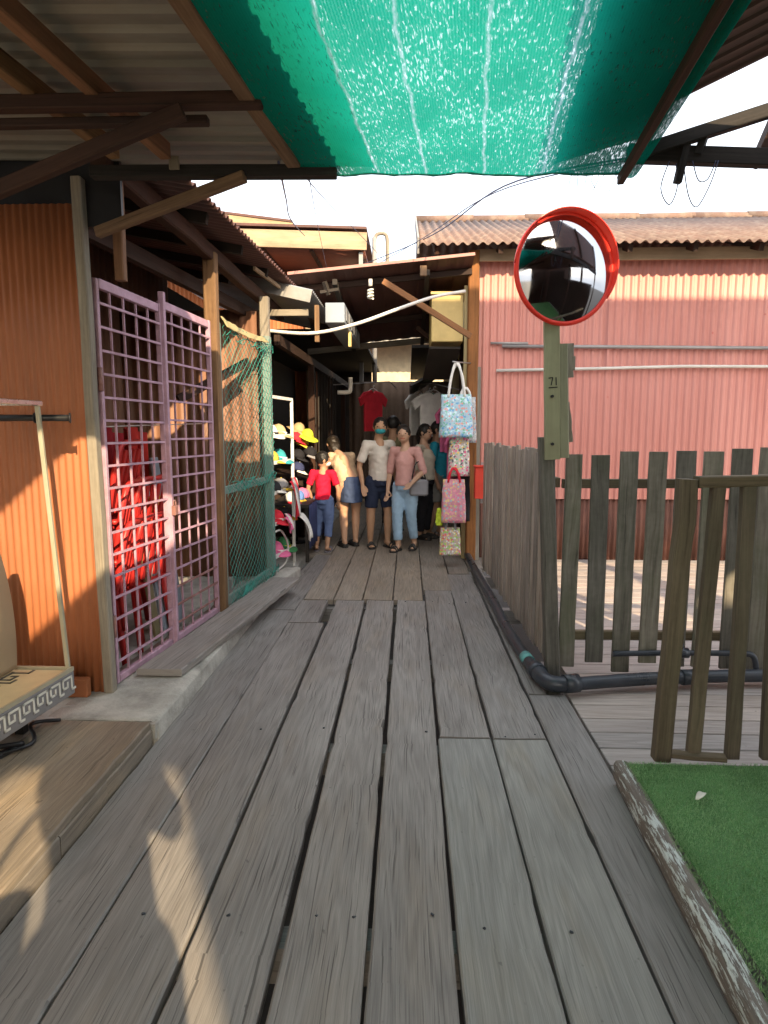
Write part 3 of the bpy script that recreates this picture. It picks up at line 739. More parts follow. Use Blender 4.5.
part('clip', MB().block((-1.075, 3.0, 2.66), (-1.03, 3.012, 2.715)), M['post_grey'], lr)
part('brace', MB().box((-2.2, 2.38, 2.09), (-.80, 2.40, 2.62), .04, .052), M['beam'], lr, .004)
part('brace', MB().box((-1.50, 3.17, 2.44), (-.74, 3.03, 2.635), .04, .048), M['beam_tan'], lr, .004)
part('post', MB().box((-2.2, 2.46, .11), (-2.2, 2.46, 2.6), .09, .09), M['beam'], lr, .004)

nt = thing('shade_net', 'bright green shade net stretched between the two roofs overhead', 'shade net', (.2, 2.2, 2.6))
def netpt(a, b):
    y = .75 + 2.38 * b
    x0, x1 = -.60 + SK * (y - 2.5), .955 + SK * .9 * (y - 2.5)
    x = x0 + (x1 - x0) * a
    z = 2.672 + .012 * math.sin(2 * math.pi * b * 1.2 + a * 3) * math.sin(math.pi * a) - .010 * math.sin(math.pi * a) + .012 * noise.noise((a * 5, b * 6, 0))
    if b == 1: y += .006 * math.sin(a * 21) + .007 * math.sin(a * 47)
    return (x, y, z)
part('cloth', MB().sheet(netpt, 60, 60, uvs=(1.55, 2.38)), M['net'], nt, fix=False)
hem = MB(); hem.tube([V(netpt(i / 60, 1.0)) for i in range(61)], [.006 + .004 * noise.noise((i * .7, 2, 0)) for i in range(61)], 6); part('hem', hem, M['mesh'], nt)
fold = MB()
fold.sheet(lambda a, b: (.925 + SK * .9 * (.75 + 2.4 * b - 2.5) + .085 * a, .75 + 2.4 * b, 2.655 + .05 * a - .03 * math.sin(a * 3.1)), 6, 20, uvs=(.3, 2.4)); part('folded_edge', fold, M['net'], nt, fix=False)
for i in range(8):
    x = rnd(.74, 1.0); part('frayed_thread', MB().tube([(x, 3.12, 2.668), (x + rnd(-.02, .02), 3.13, 2.63), (x + rnd(-.03, .03), 3.13, rnd(2.575, 2.62))], .0014, 4), M['mesh'], nt)

rr = thing('right_roof', 'dark brown sheet roof on black beams over the right side of the walkway', 'roof', (2.0, 1.0, 2.6))
rz_ = lambda x: 2.745 + .27 * (x - .65)
part('sheet', MB().corr((sk(.61, -2.95), -2.95, rz_(.64)), (.40, 0, .108), (SK * 6.2, 6.2, 0), .01, .1, 'trap', 8, .002), M['brownroof'], rr)
part('sheet', MB().corr((sk(.98, -3.3), -3.3, rz_(.98)), (.72, -.48, .19), (SK * 6.25, 6.25, 0), .01, .1, 'trap', 8, .002), M['brownroof'], rr)
part('rear_sheet', MB().corr((sk(1.64, -3.55), -3.55, rz_(1.64) + .005), (2.9, 0, 0), (SK * 6.05, 6.05, 0), .01, .1, 'trap', 8, .002), M['brownroof'], rr)  # unseen extension, shaped to shade the fence and end the sun strip
part('purlin', MB().box((sk(.90, -2.5), -2.5, 2.635), (sk(.90, 3.14), 3.14, 2.635), .03, .04), M['beam'], rr, .003)
part('rafter', MB().box((.98, 3.0, 2.69), (1.75, 3.0, 2.92), .05, .055), M['beam_black'], rr, .003)
part('tie_beam', MB().box((.96, 3.03, 2.705), (3.2, 3.03, 2.60), .05, .07), M['beam_black'], rr, .003)
part('strut', MB().box((1.17, 3.0, 2.57), (1.2, 3.0, 2.73), .03, .03).box((1.26, 3.02, 2.69), (1.28, 3.01, 2.77), .05, .03), M['beam_black'], rr)
part('strut', MB().box((1.53, 3.06, 2.66), (1.62, 3.06, 2.9), .06, .04), M['beam'], rr)
part('cross_beam', MB().box((.9, 1.2, 2.7), (1.66, 1.2, 2.94), .06, .08), M['beam'], rr)
part('cross_beam', MB().box((.7, -1.2, 2.66), (1.4, -1.2, 2.88), .06, .08), M['beam'], rr)
part('post', MB().box((3.3, 1.2, -.02), (3.3, 1.2, 3.0), .1, .1), M['beam'], rr)
part('post', MB().box((3.1, -2.4, -1.2), (3.1, -2.4, 3.0), .1, .1), M['beam'], rr)

# ------------------------------------------------------------------ orange wall and left shed
ow = thing('orange_wall', 'orange corrugated metal wall at the left beside the lilac gate', 'wall', (-2.3, 3.24, .1))
part('cladding', MB().corr((-3.3, 3.24, .1), (0, 0, 2.5), (1.68, 0, 0), .005, .038, 'sin', 6, .002, nl=4), M['orange'], ow)
part('skirting', MB().block((-1.86, 3.16, .1), (-1.68, 3.205, .2)), M['orange'], ow, .004)
part('top_rail', MB().box((-3.3, 3.27, 2.56), (-1.66, 3.27, 2.56), .05, .07), M['beam'], ow)

sh = thing('left_shed', 'open fronted timber shed with brown corrugated roof behind the lilac gate', 'shed', (-2.2, 4.8, .06))
part('post', board_bar(MB(), (-1.60, 3.25, .1), (-1.62, 3.25, 2.72), .05, .06, 14, .004, .6), M['post_grey'], sh)
part('post', board_bar(MB(), (-1.475, 3.36, 2.26), (-1.475, 3.36, 2.76), .05, .05, 5, .002), M['beam_orange'], sh)
part('post', board_bar(MB(), (-1.452, 4.82, .1), (-1.452, 4.82, 2.78), .095, .085, 14, .003, .8), M['beam_tan'], sh)
part('post', board_bar(MB(), (-1.335, 6.08, .06), (-1.335, 6.08, 2.72), .085, .085, 14, .003, .4), M['post_grey'], sh)
part('front_beam', board_bar(MB(), (-1.49, 3.2, 2.80), (-1.40, 7.2, 2.75), .08, .11, 20, .010, .9), M['beam'], sh)
part('gable', MB().block((-4.6, 3.275, 2.5), (-1.42, 3.3, 3.5)), M['black'], sh)  # dark panel added to block sun and stand in for shade under the roof
part('lower_beam', MB().box((XF(3.5) - .25, 3.5, 2.62), (XF(6.5) - .25, 6.5, 2.62), .06, .1), M['beam'], sh)
def eave(y): return V((-1.205 + .027 * (y - 3.5), y, 2.855 + .024 * (y - 3.5)))
e0, e1 = eave(3.15), eave(7.1)
inner = V((-2.3, 0, .42))
part('roof', MB().corr(e0 + inner, -inner, e1 - e0, .014, .085, 'sin', 8, .004, jag=.02), M['brownroof'], sh)
rt = MB()
for yy in (3.5, 4.3, 5.1, 5.9, 6.7): rt.box(eave(yy) + V((-.12, 0, -.02)), eave(yy) + inner + V((0, 0, -.06)), .05, .07)
part('rafter', rt, M['dark'], sh)
part('fascia', MB().box(eave(5.6) + V((-.16, 0, -.045)), eave(7.05) + V((-.1, 0, -.05)), .02, .03), M['fascia'], sh)
part('back_wall', MB().corr((-2.9, 3.31, .06), (0, 0, 3.15), (.25, 3.9, 0), .01, .1, 'sin', 6, .002), M['innerwall'], sh)
part('end_wall', MB().corr((-2.85, 6.12, .06), (0, 0, 2.55), (1.5, .04, 0), .012, .1, 'sin', 6, .002), M['innerwall'], sh)

# the lilac grille gate: two leaves
def leaf(name_root, y0, y1, rows, cols, z0, z1, mat_low):
    a, b = V((XF(y0) - 0.0, y0, 0)), V((XF(y1), y1, 0))
    at = lambda f, z: a.lerp(b, f) + V((0, 0, z))
    fr = MB()
    fr.box(at(0, z0), at(0, z1), .036, .028).box(at(1, z0), at(1, z1), .032, .028)
    fr.box(at(0.03, z1 - .02), at(.97, z1 - .03), .03, .05).box(at(0.03, z0 + .02), at(.97, z0 + .02), .03, .04)
    lf = part('leaf', fr, M['gate'], name_root, .003)
    gr = MB()
    for i in range(1, cols): 
        f = i / cols; gr.box(at(f, z0 + .03), at(f, z1 - .04), .0105, .0105, tint=.5)
    part('vertical_bar', gr, M['gate'], lf)
    gr = MB()
    for j in range(1, rows):
        zq = z0 + (z1 - z0) * j / rows
        gr.box(at(.02, zq) + V((.012, 0, 0)), at(.98, zq - .004) + V((.012, 0, 0)), .010, .0125, tint=.5, mi=1 if (mat_low and j < 4) else 0)
    part('cross_bar', gr, [M['gate'], M['gate_rust']], lf)
    return lf
gt = thing('grille_gate', 'lilac painted steel grille gate with two leaves closing the shed', 'gate', (-1.55, 4.0, .1))
leaf(gt, 3.335, 4.0, 18, 5, .11, 2.27, False)
leaf(gt, 4.03, 4.74, 18, 5, .11, 2.29, True)
part('centre_stile', MB().box((XF(4.01) + .02, 4.01, .11), (XF(4.01) + .02, 4.01, 2.34), .035, .035), M['gate'], gt, .003)
hg = MB()
for zh in (1.7, .38): part('hinge', MB().tube([(XF(3.3) + .02, 3.315, zh), (XF(3.3) + .02, 3.315, zh + .12)], .014, 8), M['gate_rust'], gt)
part('padlock', MB().block((XF(4.01) + .035, 3.99, .96), (XF(4.01) + .06, 4.04, 1.02)).tube(smooth([(XF(4.01) + .047, 3.997, 1.02), (XF(4.01) + .047, 4.0, 1.05), (XF(4.01) + .047, 4.03, 1.05), (XF(4.01) + .047, 4.033, 1.02)], 4), .005, 6), M['gate_rust'], gt, .002)

# netted frame screen beyond the gate
ns = thing('net_screen', 'timber frame screen covered with sagging green fishing net', 'screen', (-1.38, 5.45, .1))
def nsat(f, z, off=0): 
    y = 4.89 + 1.16 * f; return V((XF(y) + .005 + off, y, z))
part('stile', MB().box(nsat(0, .12), nsat(0, 2.3), .05, .04), M['netframe'], ns, .003)
part('stile', MB().box(nsat(1, .1), nsat(1, 2.36), .07, .09), M['netframe'], ns, .003)
part('mid_rail', MB().box(nsat(.02, 1.03), nsat(.97, 1.04), .03, .06), M['netframe'], ns, .003)
part('bottom_rail', MB().box(nsat(.02, .15), nsat(.97, .15), .03, .07), M['netframe'], ns, .003)
net = MB(); nu, nv = 28, 66
def npt(i, j):
    f, g = i / nu, j / nv
    z = .12 + (2.33 - .03 * math.sin(f * math.pi) - .12) * g
    return nsat(f, z + .008 * noise.noise((i * .6, j * .4, 0)), .045 + .02 * noise.noise((f * 4, g * 6, 3)))
for j in range(nv):
    for i in range(nu + 1):
        if (i + j) % 2: continue
        for di in (-1, 1):
            if 0 <= i + di <= nu: net.tube([npt(i, j), npt(i + di, j + 1)], .0019, 3, False, smooth=False)
part('netting', net, M['mesh'], ns)
bn = MB()
for k in range(75):
    f = random.random(); z0 = (.17, 2.23, 1.06)[k // 25]
    if k % 25 == 0: bn = MB()
    pts = [nsat(min(1, max(0, f + .1 * q)), z0 + rnd(-.05, .05), .05 + rnd(0, .02)) for q in range(3)]
    bn.tube(smooth(pts, 3), .003, 4, smooth=False)
    if k % 25 == 24: part('bunched_net', bn, M['mesh'], ns)
part('cloth_strip', MB().sheet(lambda a, b: nsat(a * .85, 2.345 - .03 * math.sin(a * 2.6) - .08 * b * (1 - .4 * a) + .012 * noise.noise((a * 12, b * 3, 0)), .03 + .05 * b), 30, 6, .003), M['hemp'], ns)
part('diagonal_brace', MB().box((-1.9, 5.3, 1.75), (-1.42, 5.75, 2.1), .05, .07), M['beam'], ns)

pl_ = MB(); plank(pl_, -.13, .13, 3.45, 5.75, .148, .04, tint=.7, rough=.008)
for v in pl_.v: v.x += XF(v.y) + .185 + .05 * (v.y - 3.45) / 2.3
solo('loose_plank', pl_, M['board'], 'loose weathered plank lying on the concrete kerb before the gate', 'plank')

# red plastic chairs and boards stored inside the shed
def chair():
    t = thing('plastic_chair', 'red plastic chair', 'chair', (0, 0, 0), 'red chairs stored behind the gate')
    s = MB().sheet(lambda a, b: (-.21 + .42 * a, -.2 + .4 * b, .43 - .015 * math.sin(a * 3.14)), 8, 6, .02); part('seat', s, M['redchair'], t)
    bk = MB()
    for i in range(5): bk.box((-.17 + i * .085, .2, .46), (-.18 + i * .09, .28, .84), .04, .015, (0, 1, 0))
    bk.tube(smooth([(-.22, .2, .44), (-.22, .28, .84), (0, .3, .88), (.22, .28, .84), (.22, .2, .44)], 5), .018, 8)
    part('backrest', bk, M['redchair'], t)
    for x in (-.2, .2):
        part('arm', MB().tube(smooth([(x, -.18, .44), (x * 1.15, -.16, .64), (x * 1.15, .05, .66), (x * 1.1, .24, .66)], 4), .018, 8), M['redchair'], t)
        for y in (-.19, .2): part('leg', MB().tube([(x, y, .43), (x * 1.12, y * 1.2, 0)], [.024, .018], 8), M['redchair'], t)
    return t
c0 = chair()
labs = ['red plastic chair on the shed floor nearest the gate hinge', 'red plastic chair stacked on top of another behind the gate', 'red plastic chair standing deeper in behind the gate centre', 'topmost red plastic chair of the tall stack behind the gate', 'lower red plastic chair of the pair behind the gate centre stile', 'upper red plastic chair of the pair behind the gate centre stile']
for i, ((x, y, z, r)) in enumerate([(-1.98, 3.85, .06, -80), (-1.98, 3.85, .30, -78), (-2.3, 4.75, .06, -60), (-1.99, 3.87, .54, -83), (-1.95, 4.2, .06, -95), (-1.97, 4.2, .30, -92)]):
    c = c0 if i == 0 else copy_tree(c0)
    c.location = (x, y, z); c.rotation_euler.z = R(r); c['label'] = labs[i]
lean = [('board', 'blue grey board leaning behind the right gate leaf', -1.72, 4.42, .2, 1.15, 'greyboard'), ('board', 'narrow blue grey board leaning beside the shed post', -1.70, 4.62, .12, 1.3, 'greyboard'), ('board', 'olive brown plank leaning just inside the gate centre', -1.72, 4.22, .09, 1.2, 'olive')]
for nme, lab, x, y, w_, h_, mm in lean:
    solo('leaning_board', MB().box((x, y, .065), (x - .16, y + .01, h_), w_, .02, (1, 0, 0)), M[mm], lab, 'board', 'boards leaning inside the shed', .003)
solo('yellow_sack', MB().sheet(lambda a, b: (-1.80 + .03 * math.sin(a * 9), 4.36 + .16 * a, .85 + .18 * b + .01 * math.sin(a * 7)), 10, 8, .03), M['yellowplastic'], 'small yellow bag hanging behind the right gate leaf', 'bag')
wt = thing('work_table', 'old red table with a yellow edge strip inside the shed', 'table', (-2.3, 4.0, .06))
part('top', MB().block((-2.62, 3.45, .86), (-2.25, 4.35, .9)), M['redchair'], wt, .004)
part('edge_strip', MB().block((-2.248, 3.45, .855), (-2.238, 4.35, .905)), M['yellowplastic'], wt)
for x, y in ((-2.58, 3.5), (-2.29, 3.5), (-2.58, 4.3), (-2.29, 4.3)): part('leg', MB().block((x - .02, y - .02, .062), (x + .02, y + .02, .858)), M['redchair'], wt)
for i, (y, ln, cc) in enumerate(((3.62, 1.05, (.48, .02, .024)), (4.06, .85, (.30, .014, .02)), (4.48, .95, (.45, .03, .022)))):
    cl = MB().sheet(lambda a, b: (-1.93 + .03 * math.sin(a * 14 + i), y - .17 + .36 * a + .01 * b, 1.5 - ln * b + .02 * math.sin(a * 5)), 24, 6, .004)
    solo('hanging_cloth', cl, fabric('red_cloth', cc), ['crimson cloth hanging at the hinge side inside the shed', 'dark maroon cloth hanging in the middle inside the shed', 'orange red cloth hanging beside the shed centre'][i], 'cloth', 'cloths hung inside the shed')
solo('cloth_line', MB().tube([(-1.93, 3.3, 1.56), (-1.93, 4.0, 1.52), (-1.93, 6.0, 1.56)], .004, 5), M['whitepipe'], 'thin line strung inside the shed carrying red cloths', 'line')

# ------------------------------------------------------------------ display stand with meander border (left edge)
ds = thing('display_stand', 'metal display stand with a grey Greek key bordered tray at the left edge', 'stand', (-1.7, 2.5, .11))
th_ = R(4.5)
fx = lambda y: -1.60 + .105 * (y - 2.9)        # front face line of the tray
def tr(u, v, z):   # u along the front from far corner towards the camera, v depth into the stand
    y = 2.9 - u
    return V((fx(y) - v, y, z))
tz0, tz1 = .24, .365
part('tray', MB().prism([(0, 0), (1.5, 0), (1.5, .30), (0, .30)], tz0, tz1 - .012, tr, .5), M['tray'], ds, .004)
part('tray_top', MB().prism([(.02, .02), (1.48, .02), (1.48, .28), (.02, .28)], tz1 - .011, tz1 - .004, tr, .5), M['traytop'], ds)
lip = MB().prism([(0, 0), (1.5, 0), (1.5, .012), (0, .012)], tz1 - .0115, tz1 + .008, tr, .5).prism([(0, .0125), (.012, .0125), (.012, .30), (0, .30)], tz1 - .0115, tz1 + .008, tr, .5).prism([(.0125, .288), (1.5, .288), (1.5, .30), (.0125, .30)], tz1 - .0115, tz1 + .008, tr, .5)
part('lip', lip, M['stand'], ds)
# Greek key on the front face and on the top
def meander(mb, place, n, u, s):
    """one unit of width u, height s : place(x,y) gives centre-line point"""
    t = s / 7
    segs = [((0, 0), (0, 6)), ((0, 6), (5, 6)), ((5, 6), (5, 2)), ((5, 2), (2.4, 2)), ((2.4, 2), (2.4, 3.9)), ((0, 0), (-1.9, 0))]
    for k in range(n):
        for a, b in segs:
            pa = (k * u + a[0] / 7 * u + .3 * u, a[1] / 7 * s + t / 2); q = (k * u + b[0] / 7 * u + .3 * u, b[1] / 7 * s + t / 2)
            place(mb, pa, q, t)
def front(mb, a, b, t):
    x0, x1 = sorted((a[0], b[0])); y0, y1 = sorted((a[1], b[1]))
    f = lambda x, y, z: tr(x, -z, y + .265)
    mb.prism([(x0 - t / 2, y0 - t / 2), (x1 + t / 2, y0 - t / 2), (x1 + t / 2, y1 + t / 2), (x0 - t / 2, y1 + t / 2)], .0015, .003, f, .5)
k1 = MB(); meander(k1, front, 16, .088, .075); part('meander_border', k1, M['key'], ds)
def topf(mb, a, b, t):
    x0, x1 = sorted((a[0], b[0])); y0, y1 = sorted((a[1], b[1]))
    f = lambda x, y, z: tr(x + .03, y + .17, tz1 - .0035 + z)
    mb.prism([(x0 - t / 2, y0 - t / 2), (x1 + t / 2, y0 - t / 2), (x1 + t / 2, y1 + t / 2), (x0 - t / 2, y1 + t / 2)], .0, .0015, f, .5)
k2 = MB(); meander(k2, topf, 11, .12, .09); part('meander_border', k2, M['keydark'], ds)
part('post', MB().box(tr(.01, .022, tz1), tr(.02, .08, 1.63), .02, .018), M['stand'], ds, .003)
part('post', MB().box(tr(1.45, .022, tz1), tr(1.45, .08, 1.63), .02, .018), M['stand'], ds, .003)
part('top_bar', MB().box(tr(.0, .08, 1.62), tr(1.46, .08, 1.62), .03, .022).box(tr(.02, .08, 1.62), tr(.02, .35, 1.62), .03, .022), M['chrome'], ds, .003)
arm = MB().tube([tr(-.02, -.04, 1.555), tr(.0, .3, 1.555)], .016, 10).tube([tr(-.022, -.045, 1.555), tr(-.02, -.04, 1.555)], .024, 12).tube([tr(.0, .10, 1.555), tr(.0, .105, 1.555)], .026, 12)
part('hook_arm', arm, M['black'], ds)
part('back_panel', MB().sheet(lambda a, b: tr(.03 + .10 * b ** 2 + (1.4 - .10 * b ** 2) * a, .285 - .03 * math.sin(b * 1.57) , tz1 + .012 + .6 * b), 6, 24, .03), M['panel'], ds)
for u in (.06, 1.4):
    for v in (.16, .26): part('leg', MB().block(tr(u + (.1 if u < 1 else -.1), v, .113) - V((.02, .02, 0)), tr(u + (.1 if u < 1 else -.1), v, tz0) + V((.02, .02, 0))), M['black'], ds)
cab = MB()
cab.tube(smooth([tr(.3 + .13 * k, .05 + .10 * (k % 2), .135 + .03 * (k % 3)) for k in range(8)], 6), .011, 7)
cab.tube(smooth([tr(.05, .05, .125), tr(.15, .12, .15), tr(.3, .02, .13), tr(.5, .2, .14)], 6), .009, 7)
solo('power_cable', cab, M['black'], 'coiled black cable lying under the tray of the display stand', 'cable')
solo('metal_bar', MB().box((-1.70, 2.62, .123), (-1.92, 1.9, .123), .035, .02), M['black'], 'flat black bar lying on the platform planks by the stand', 'bar', None, .003)
ofr = MB().ell((-1.77, 2.25, tz1 + .035), (.1, .14, .04)).ell((-1.80, 2.0, tz1 + .04), (.09, .12, .045))
solo('straw_tray', ofr, plain('amber_straw', (.5, .28, .07), .6, 0, .3, 14), 'amber woven mat bundle lying on the tray of the stand', 'mat')

# ------------------------------------------------------------------ the alley: left shops
ga = thing('grey_awning', 'pale zinc awning with grey fascia over the left shop in the alley', 'awning', (-1.2, 8, 2.6))
part('sheet', MB().corr((-2.8, 6.45, 3.27), (1.86, 0, -.42), (0, 3.0, 0), .012, .09, 'sin', 6, .003), M['greyzinc'], ga)
part('fascia', MB().box((-1.75, 6.42, 2.97), (-.95, 6.42, 2.79), .015, .12), M['greyfascia'], ga, .003)
part('ledger', MB().box((-2.3, 6.55, 2.66), (-1.0, 6.55, 2.66), .05, .06), M['post_grey'], ga)
part('drop_post', MB().box((-.92, 6.6, 2.38), (-.92, 6.6, 2.74), .045, .045), M['beam_tan'], ga, .003)
sb = thing('sign_box', 'long blue grey metal box mounted under the awning edge in the alley', 'box', (-.74, 7.6, 2.5))
part('housing', MB().block((-.86, 6.78, 2.60), (-.66, 8.9, 2.80)), M['steelbox'], sb, .006)
sl = MB()
for i in range(6): sl.block((-.655, 6.9 + i * .33, 2.64), (-.65, 7.15 + i * .33, 2.76))
part('grille', sl, M['greyzinc'], sb)
part('hanger', MB().block((-.68, 7.42, 2.44), (-.65, 7.5, 2.6)), M['yellow'], sb)
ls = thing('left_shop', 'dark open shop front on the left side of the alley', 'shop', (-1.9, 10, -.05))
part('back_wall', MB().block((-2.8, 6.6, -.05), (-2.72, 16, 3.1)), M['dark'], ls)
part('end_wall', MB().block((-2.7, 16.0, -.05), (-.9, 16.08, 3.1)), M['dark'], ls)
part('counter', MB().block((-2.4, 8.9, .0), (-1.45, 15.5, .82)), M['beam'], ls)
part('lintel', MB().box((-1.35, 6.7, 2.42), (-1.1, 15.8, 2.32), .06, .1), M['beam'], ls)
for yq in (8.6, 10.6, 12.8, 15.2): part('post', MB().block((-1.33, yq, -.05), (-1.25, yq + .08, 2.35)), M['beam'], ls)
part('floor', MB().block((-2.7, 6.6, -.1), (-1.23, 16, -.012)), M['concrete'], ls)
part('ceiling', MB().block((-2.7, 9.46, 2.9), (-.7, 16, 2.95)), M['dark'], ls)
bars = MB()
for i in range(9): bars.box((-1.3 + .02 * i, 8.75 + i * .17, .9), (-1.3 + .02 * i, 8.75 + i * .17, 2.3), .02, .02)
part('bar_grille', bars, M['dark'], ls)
solo('drain_elbow', MB().tube(smooth([(-.98, 9.0, 2.02), (-.84, 9.0, 2.02), (-.80, 9.0, 2.06), (-.80, 9.0, 2.22)], 5), .03, 10), M['whitepipe'], 'white plastic drain elbow under the left shop lintel', 'pipe')

# alley cross awning
aa = thing('alley_awning', 'sloping brown sheet awning spanning the alley entrance', 'awning', (-.3, 8, 2.7))
def aap(a, b):
    x = -1.28 + 1.97 * a; y = 7.0 + 2.6 * b
    return V((x, y, 3.14 + .18 * a - .42 * b))
part('sheet', MB().corr(aap(0, 0), aap(0, 1) - aap(0, 0), aap(1, 0) - aap(0, 0), .008, .2, 'trap', 8, .004), M['brownroof'], aa)
part('front_edge', MB().box(aap(0, 0) + V((0, -.015, 0)), aap(1, 0) + V((0, -.015, 0)), .015, .03), plain('dusty_pink_edge', (.4, .2, .17), .6), aa)
for b in (.12, .62): part('purlin', MB().box(aap(0, b) - V((0, 0, .05)), aap(1, b) - V((0, 0, .05)), .05, .06), M['beam'], aa)
for a in (.25, .75): part('rafter', MB().box(aap(a, .02) - V((0, 0, .11)), aap(a, .98) - V((0, 0, .11)), .05, .06), M['dark'], aa)
part('back_beam', MB().box(aap(-.1, 1) - V((0, 0, .06)), aap(1.05, 1) - V((0, 0, .06)), .05, .08), M['post_grey'], aa)
part('bracket', MB().box((-.9, 7.06, 3.07), (-.86, 7.12, 2.95), .04, .04).box((-.95, 7.1, 2.97), (-.75, 7.1, 3.0), .03, .03), M['dark'], aa)
part('block', MB().block((.12, 7.03, 3.12), (.19, 7.08, 3.22)), M['beam_tan'], aa)
part('brace', MB().box((-.27, 6.97, 3.05), (.66, 6.97, 2.48), .045, .06), M['beam_orange'], aa, .003)
bl = thing('spiral_lamp', 'white spiral lamp bulb hanging under the alley awning', 'lamp', (-.41, 7.1, 2.85))
pts = [V((-.41 +   .028 * math.cos(a * .9), 7.1 + .028 * math.sin(a * .9), 2.90 + .0045 * a)) for a in range(22)]
part('bulb', MB().tube(pts, .011, 6), M['bulb'], bl); part('socket', MB().tube([(-.41, 7.1, 3.03), (-.41, 7.1, 3.10)], .022, 8), M['white'], bl)
wp = MB().tube(smooth([(-1.55, 6.5, 2.5), (-1.0, 6.55, 2.46), (-.55, 6.6, 2.55), (-.1, 6.7, 2.72), (.25, 6.85, 2.86), (.6, 7.1, 2.97)], 6), .017, 8)
solo('white_hose', wp, M['whitepipe'], 'white hose strung across the alley below the brown awning', 'hose')

# yellow cabinet and dark flap on the right
yb = thing('yellow_cabinet', 'yellow box mounted high on the right side of the alley', 'cabinet', (.43, 7.8, 2.3))
part('body', MB().block((.26, 7.5, 2.5), (.62, 8.3, 3.02)), M['yellow'], yb, .006)
part('underside_flap', MB().box((.42, 7.56, 2.44), (.36, 8.2, 2.14), .36, .03), M['dark'], yb)
part('trim', MB().block((.25, 7.47, 3.02), (.63, 8.32, 3.045)), M['yellow'], yb)
bc = MB().sheet(lambda a, b: (.02 + .72 * a, 8.9 + 2.2 * b, 2.12 + .52 * a - .05 * math.sin(math.pi * a)), 10, 6, .03)
solo('black_canopy', bc, M['black'], 'black canvas canopy sloping out over the right stall', 'canopy')
rs = thing('right_shop', 'timber walled shop row on the right side of the alley', 'shop', (1.2, 10.5, 0))
part('wall', MB().block((.70, 7.62, 0), (.74, 8.4, 3.1)), M['creamwall'], rs)
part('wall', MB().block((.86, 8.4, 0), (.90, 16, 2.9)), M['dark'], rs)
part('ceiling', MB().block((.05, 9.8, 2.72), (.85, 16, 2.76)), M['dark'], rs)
part('door_post', MB().block((.66, 8.42, 0), (.74, 8.5, 2.7)), M['beam'], rs)
part('brace', MB().box((.1, 8.3, 2.78), (.66, 8.45, 2.35), .04, .05), M['beam'], rs)

# far end of the alley
fe = thing('far_house', 'far brown house closing the end of the alley', 'house', (-.2, 19, 0))
part('wall', MB().corr((-3, 19, 0), (0, 0, 2.7), (6.5, 0, 0), .02, .15, 'sin', 6, .003), M['innerwall'], fe)
part('roof', MB().corr((-3.5, 22, 4.4), (0, -3.8, -1.75), (7.5, 0, 0), .03, .2, 'sin', 6, .005), M['brickroof'], fe)
part('door', MB().block((-.5, 18.9, 0), (.3, 18.96, 2.0)), M['dark'], fe)

uh = thing('upper_house', 'orange clad house with cream eave board rising behind the left roofs', 'house', (-2.6, 15, 0))
part('wall', MB().corr((-6.2, 15.6, 0), (0, 0, 5.3), (4.0, 0, 0), .015, .1, 'sin', 6, .003), M['orange'], uh)
part('side_wall', MB().block((-2.26, 15.62, 0), (-2.2, 20, 5.3)), M['orange'], uh)
part('eave_board', MB().box((-6.0, 13.5, 5.48), (-.85, 13.5, 5.28), .04, .34), M['fascia'], uh, .004)
part('roof', MB().box((-6.0, 16.5, 5.73), (-.85, 16.5, 5.53), 6.1, .05), M['brownroof'], uh)
sf = MB().sheet(lambda a, b: (-6.0 + 5.1 * a, 13.55 + 6 * b, 5.35 - .2 * a + .12 * b), 6, 6, .03); part('soffit', sf, plain('red_brown_soffit', (.25, .09, .06), .7), uh)
sj = MB()
for i in range(5): sj.box((-5 + i * 1.0, 13.6, 5.31 - i * .045), (-5 + i * 1.0, 19, 5.41 - i * .045), .07, .1)
part('joist', sj, M['beam'], uh)
part('corner_post', MB().block((-2.42, 15.4, 0), (-2.28, 15.56, 5.25)), M['fascia'], uh)
part('eave_post', MB().block((-1.02, 13.6, 2.5), (-.94, 13.68, 5.1)), M['greyfascia'], uh)
uh2 = thing('back_gable', 'small cream gable behind the orange house at the left', 'house', (-5.5, 18.5, 0))
part('wall', MB().block((-9, 18.6, 0), (-3.6, 18.7, 6.9)), M['creamwall'], uh2)
part('eave_board', MB().box((-9, 18.3, 7.7), (-3.2, 18.3, 6.95), .05, .35), M['fascia'], uh2)
part('roof', MB().box((-9, 20.5, 7.92), (-3.2, 20.5, 7.17), 4.5, .06), M['brownroof'], uh2)
vp = thing('vent_pipe', 'thin pale vent pipe standing right of the cream eave board', 'pipe', (-.6, 14, 2.5))
part('riser', MB().tube([(-.72, 14, 2.5), (-.72, 14, 5.5)], .05, 8), M['greyfascia'], vp)
part('hook', MB().tube(smooth([(-.72, 14, 5.45), (-.66, 14, 5.56), (-.5, 14, 5.56), (-.45, 14, 5.4), (-.45, 14, 4.9)], 4), .04, 8), M['post_grey'], vp)
rh = thing('bright_roof_house', 'sunlit low house with pale roof seen through the alley gap', 'house', (-.6, 17, 0))
part('wall', MB().block((-1.3, 17.2, 0), (1.2, 17.3, 4.6)), plain('sunlit_cream_wall', (.6, .52, .36), .7), rh)
part('roof', MB().corr((-1.5, 18.6, 4.9), (0, -2.6, -1.3), (2.8, 0, 0), .02, .15, 'sin', 6, .005), M['zinc'], rh)

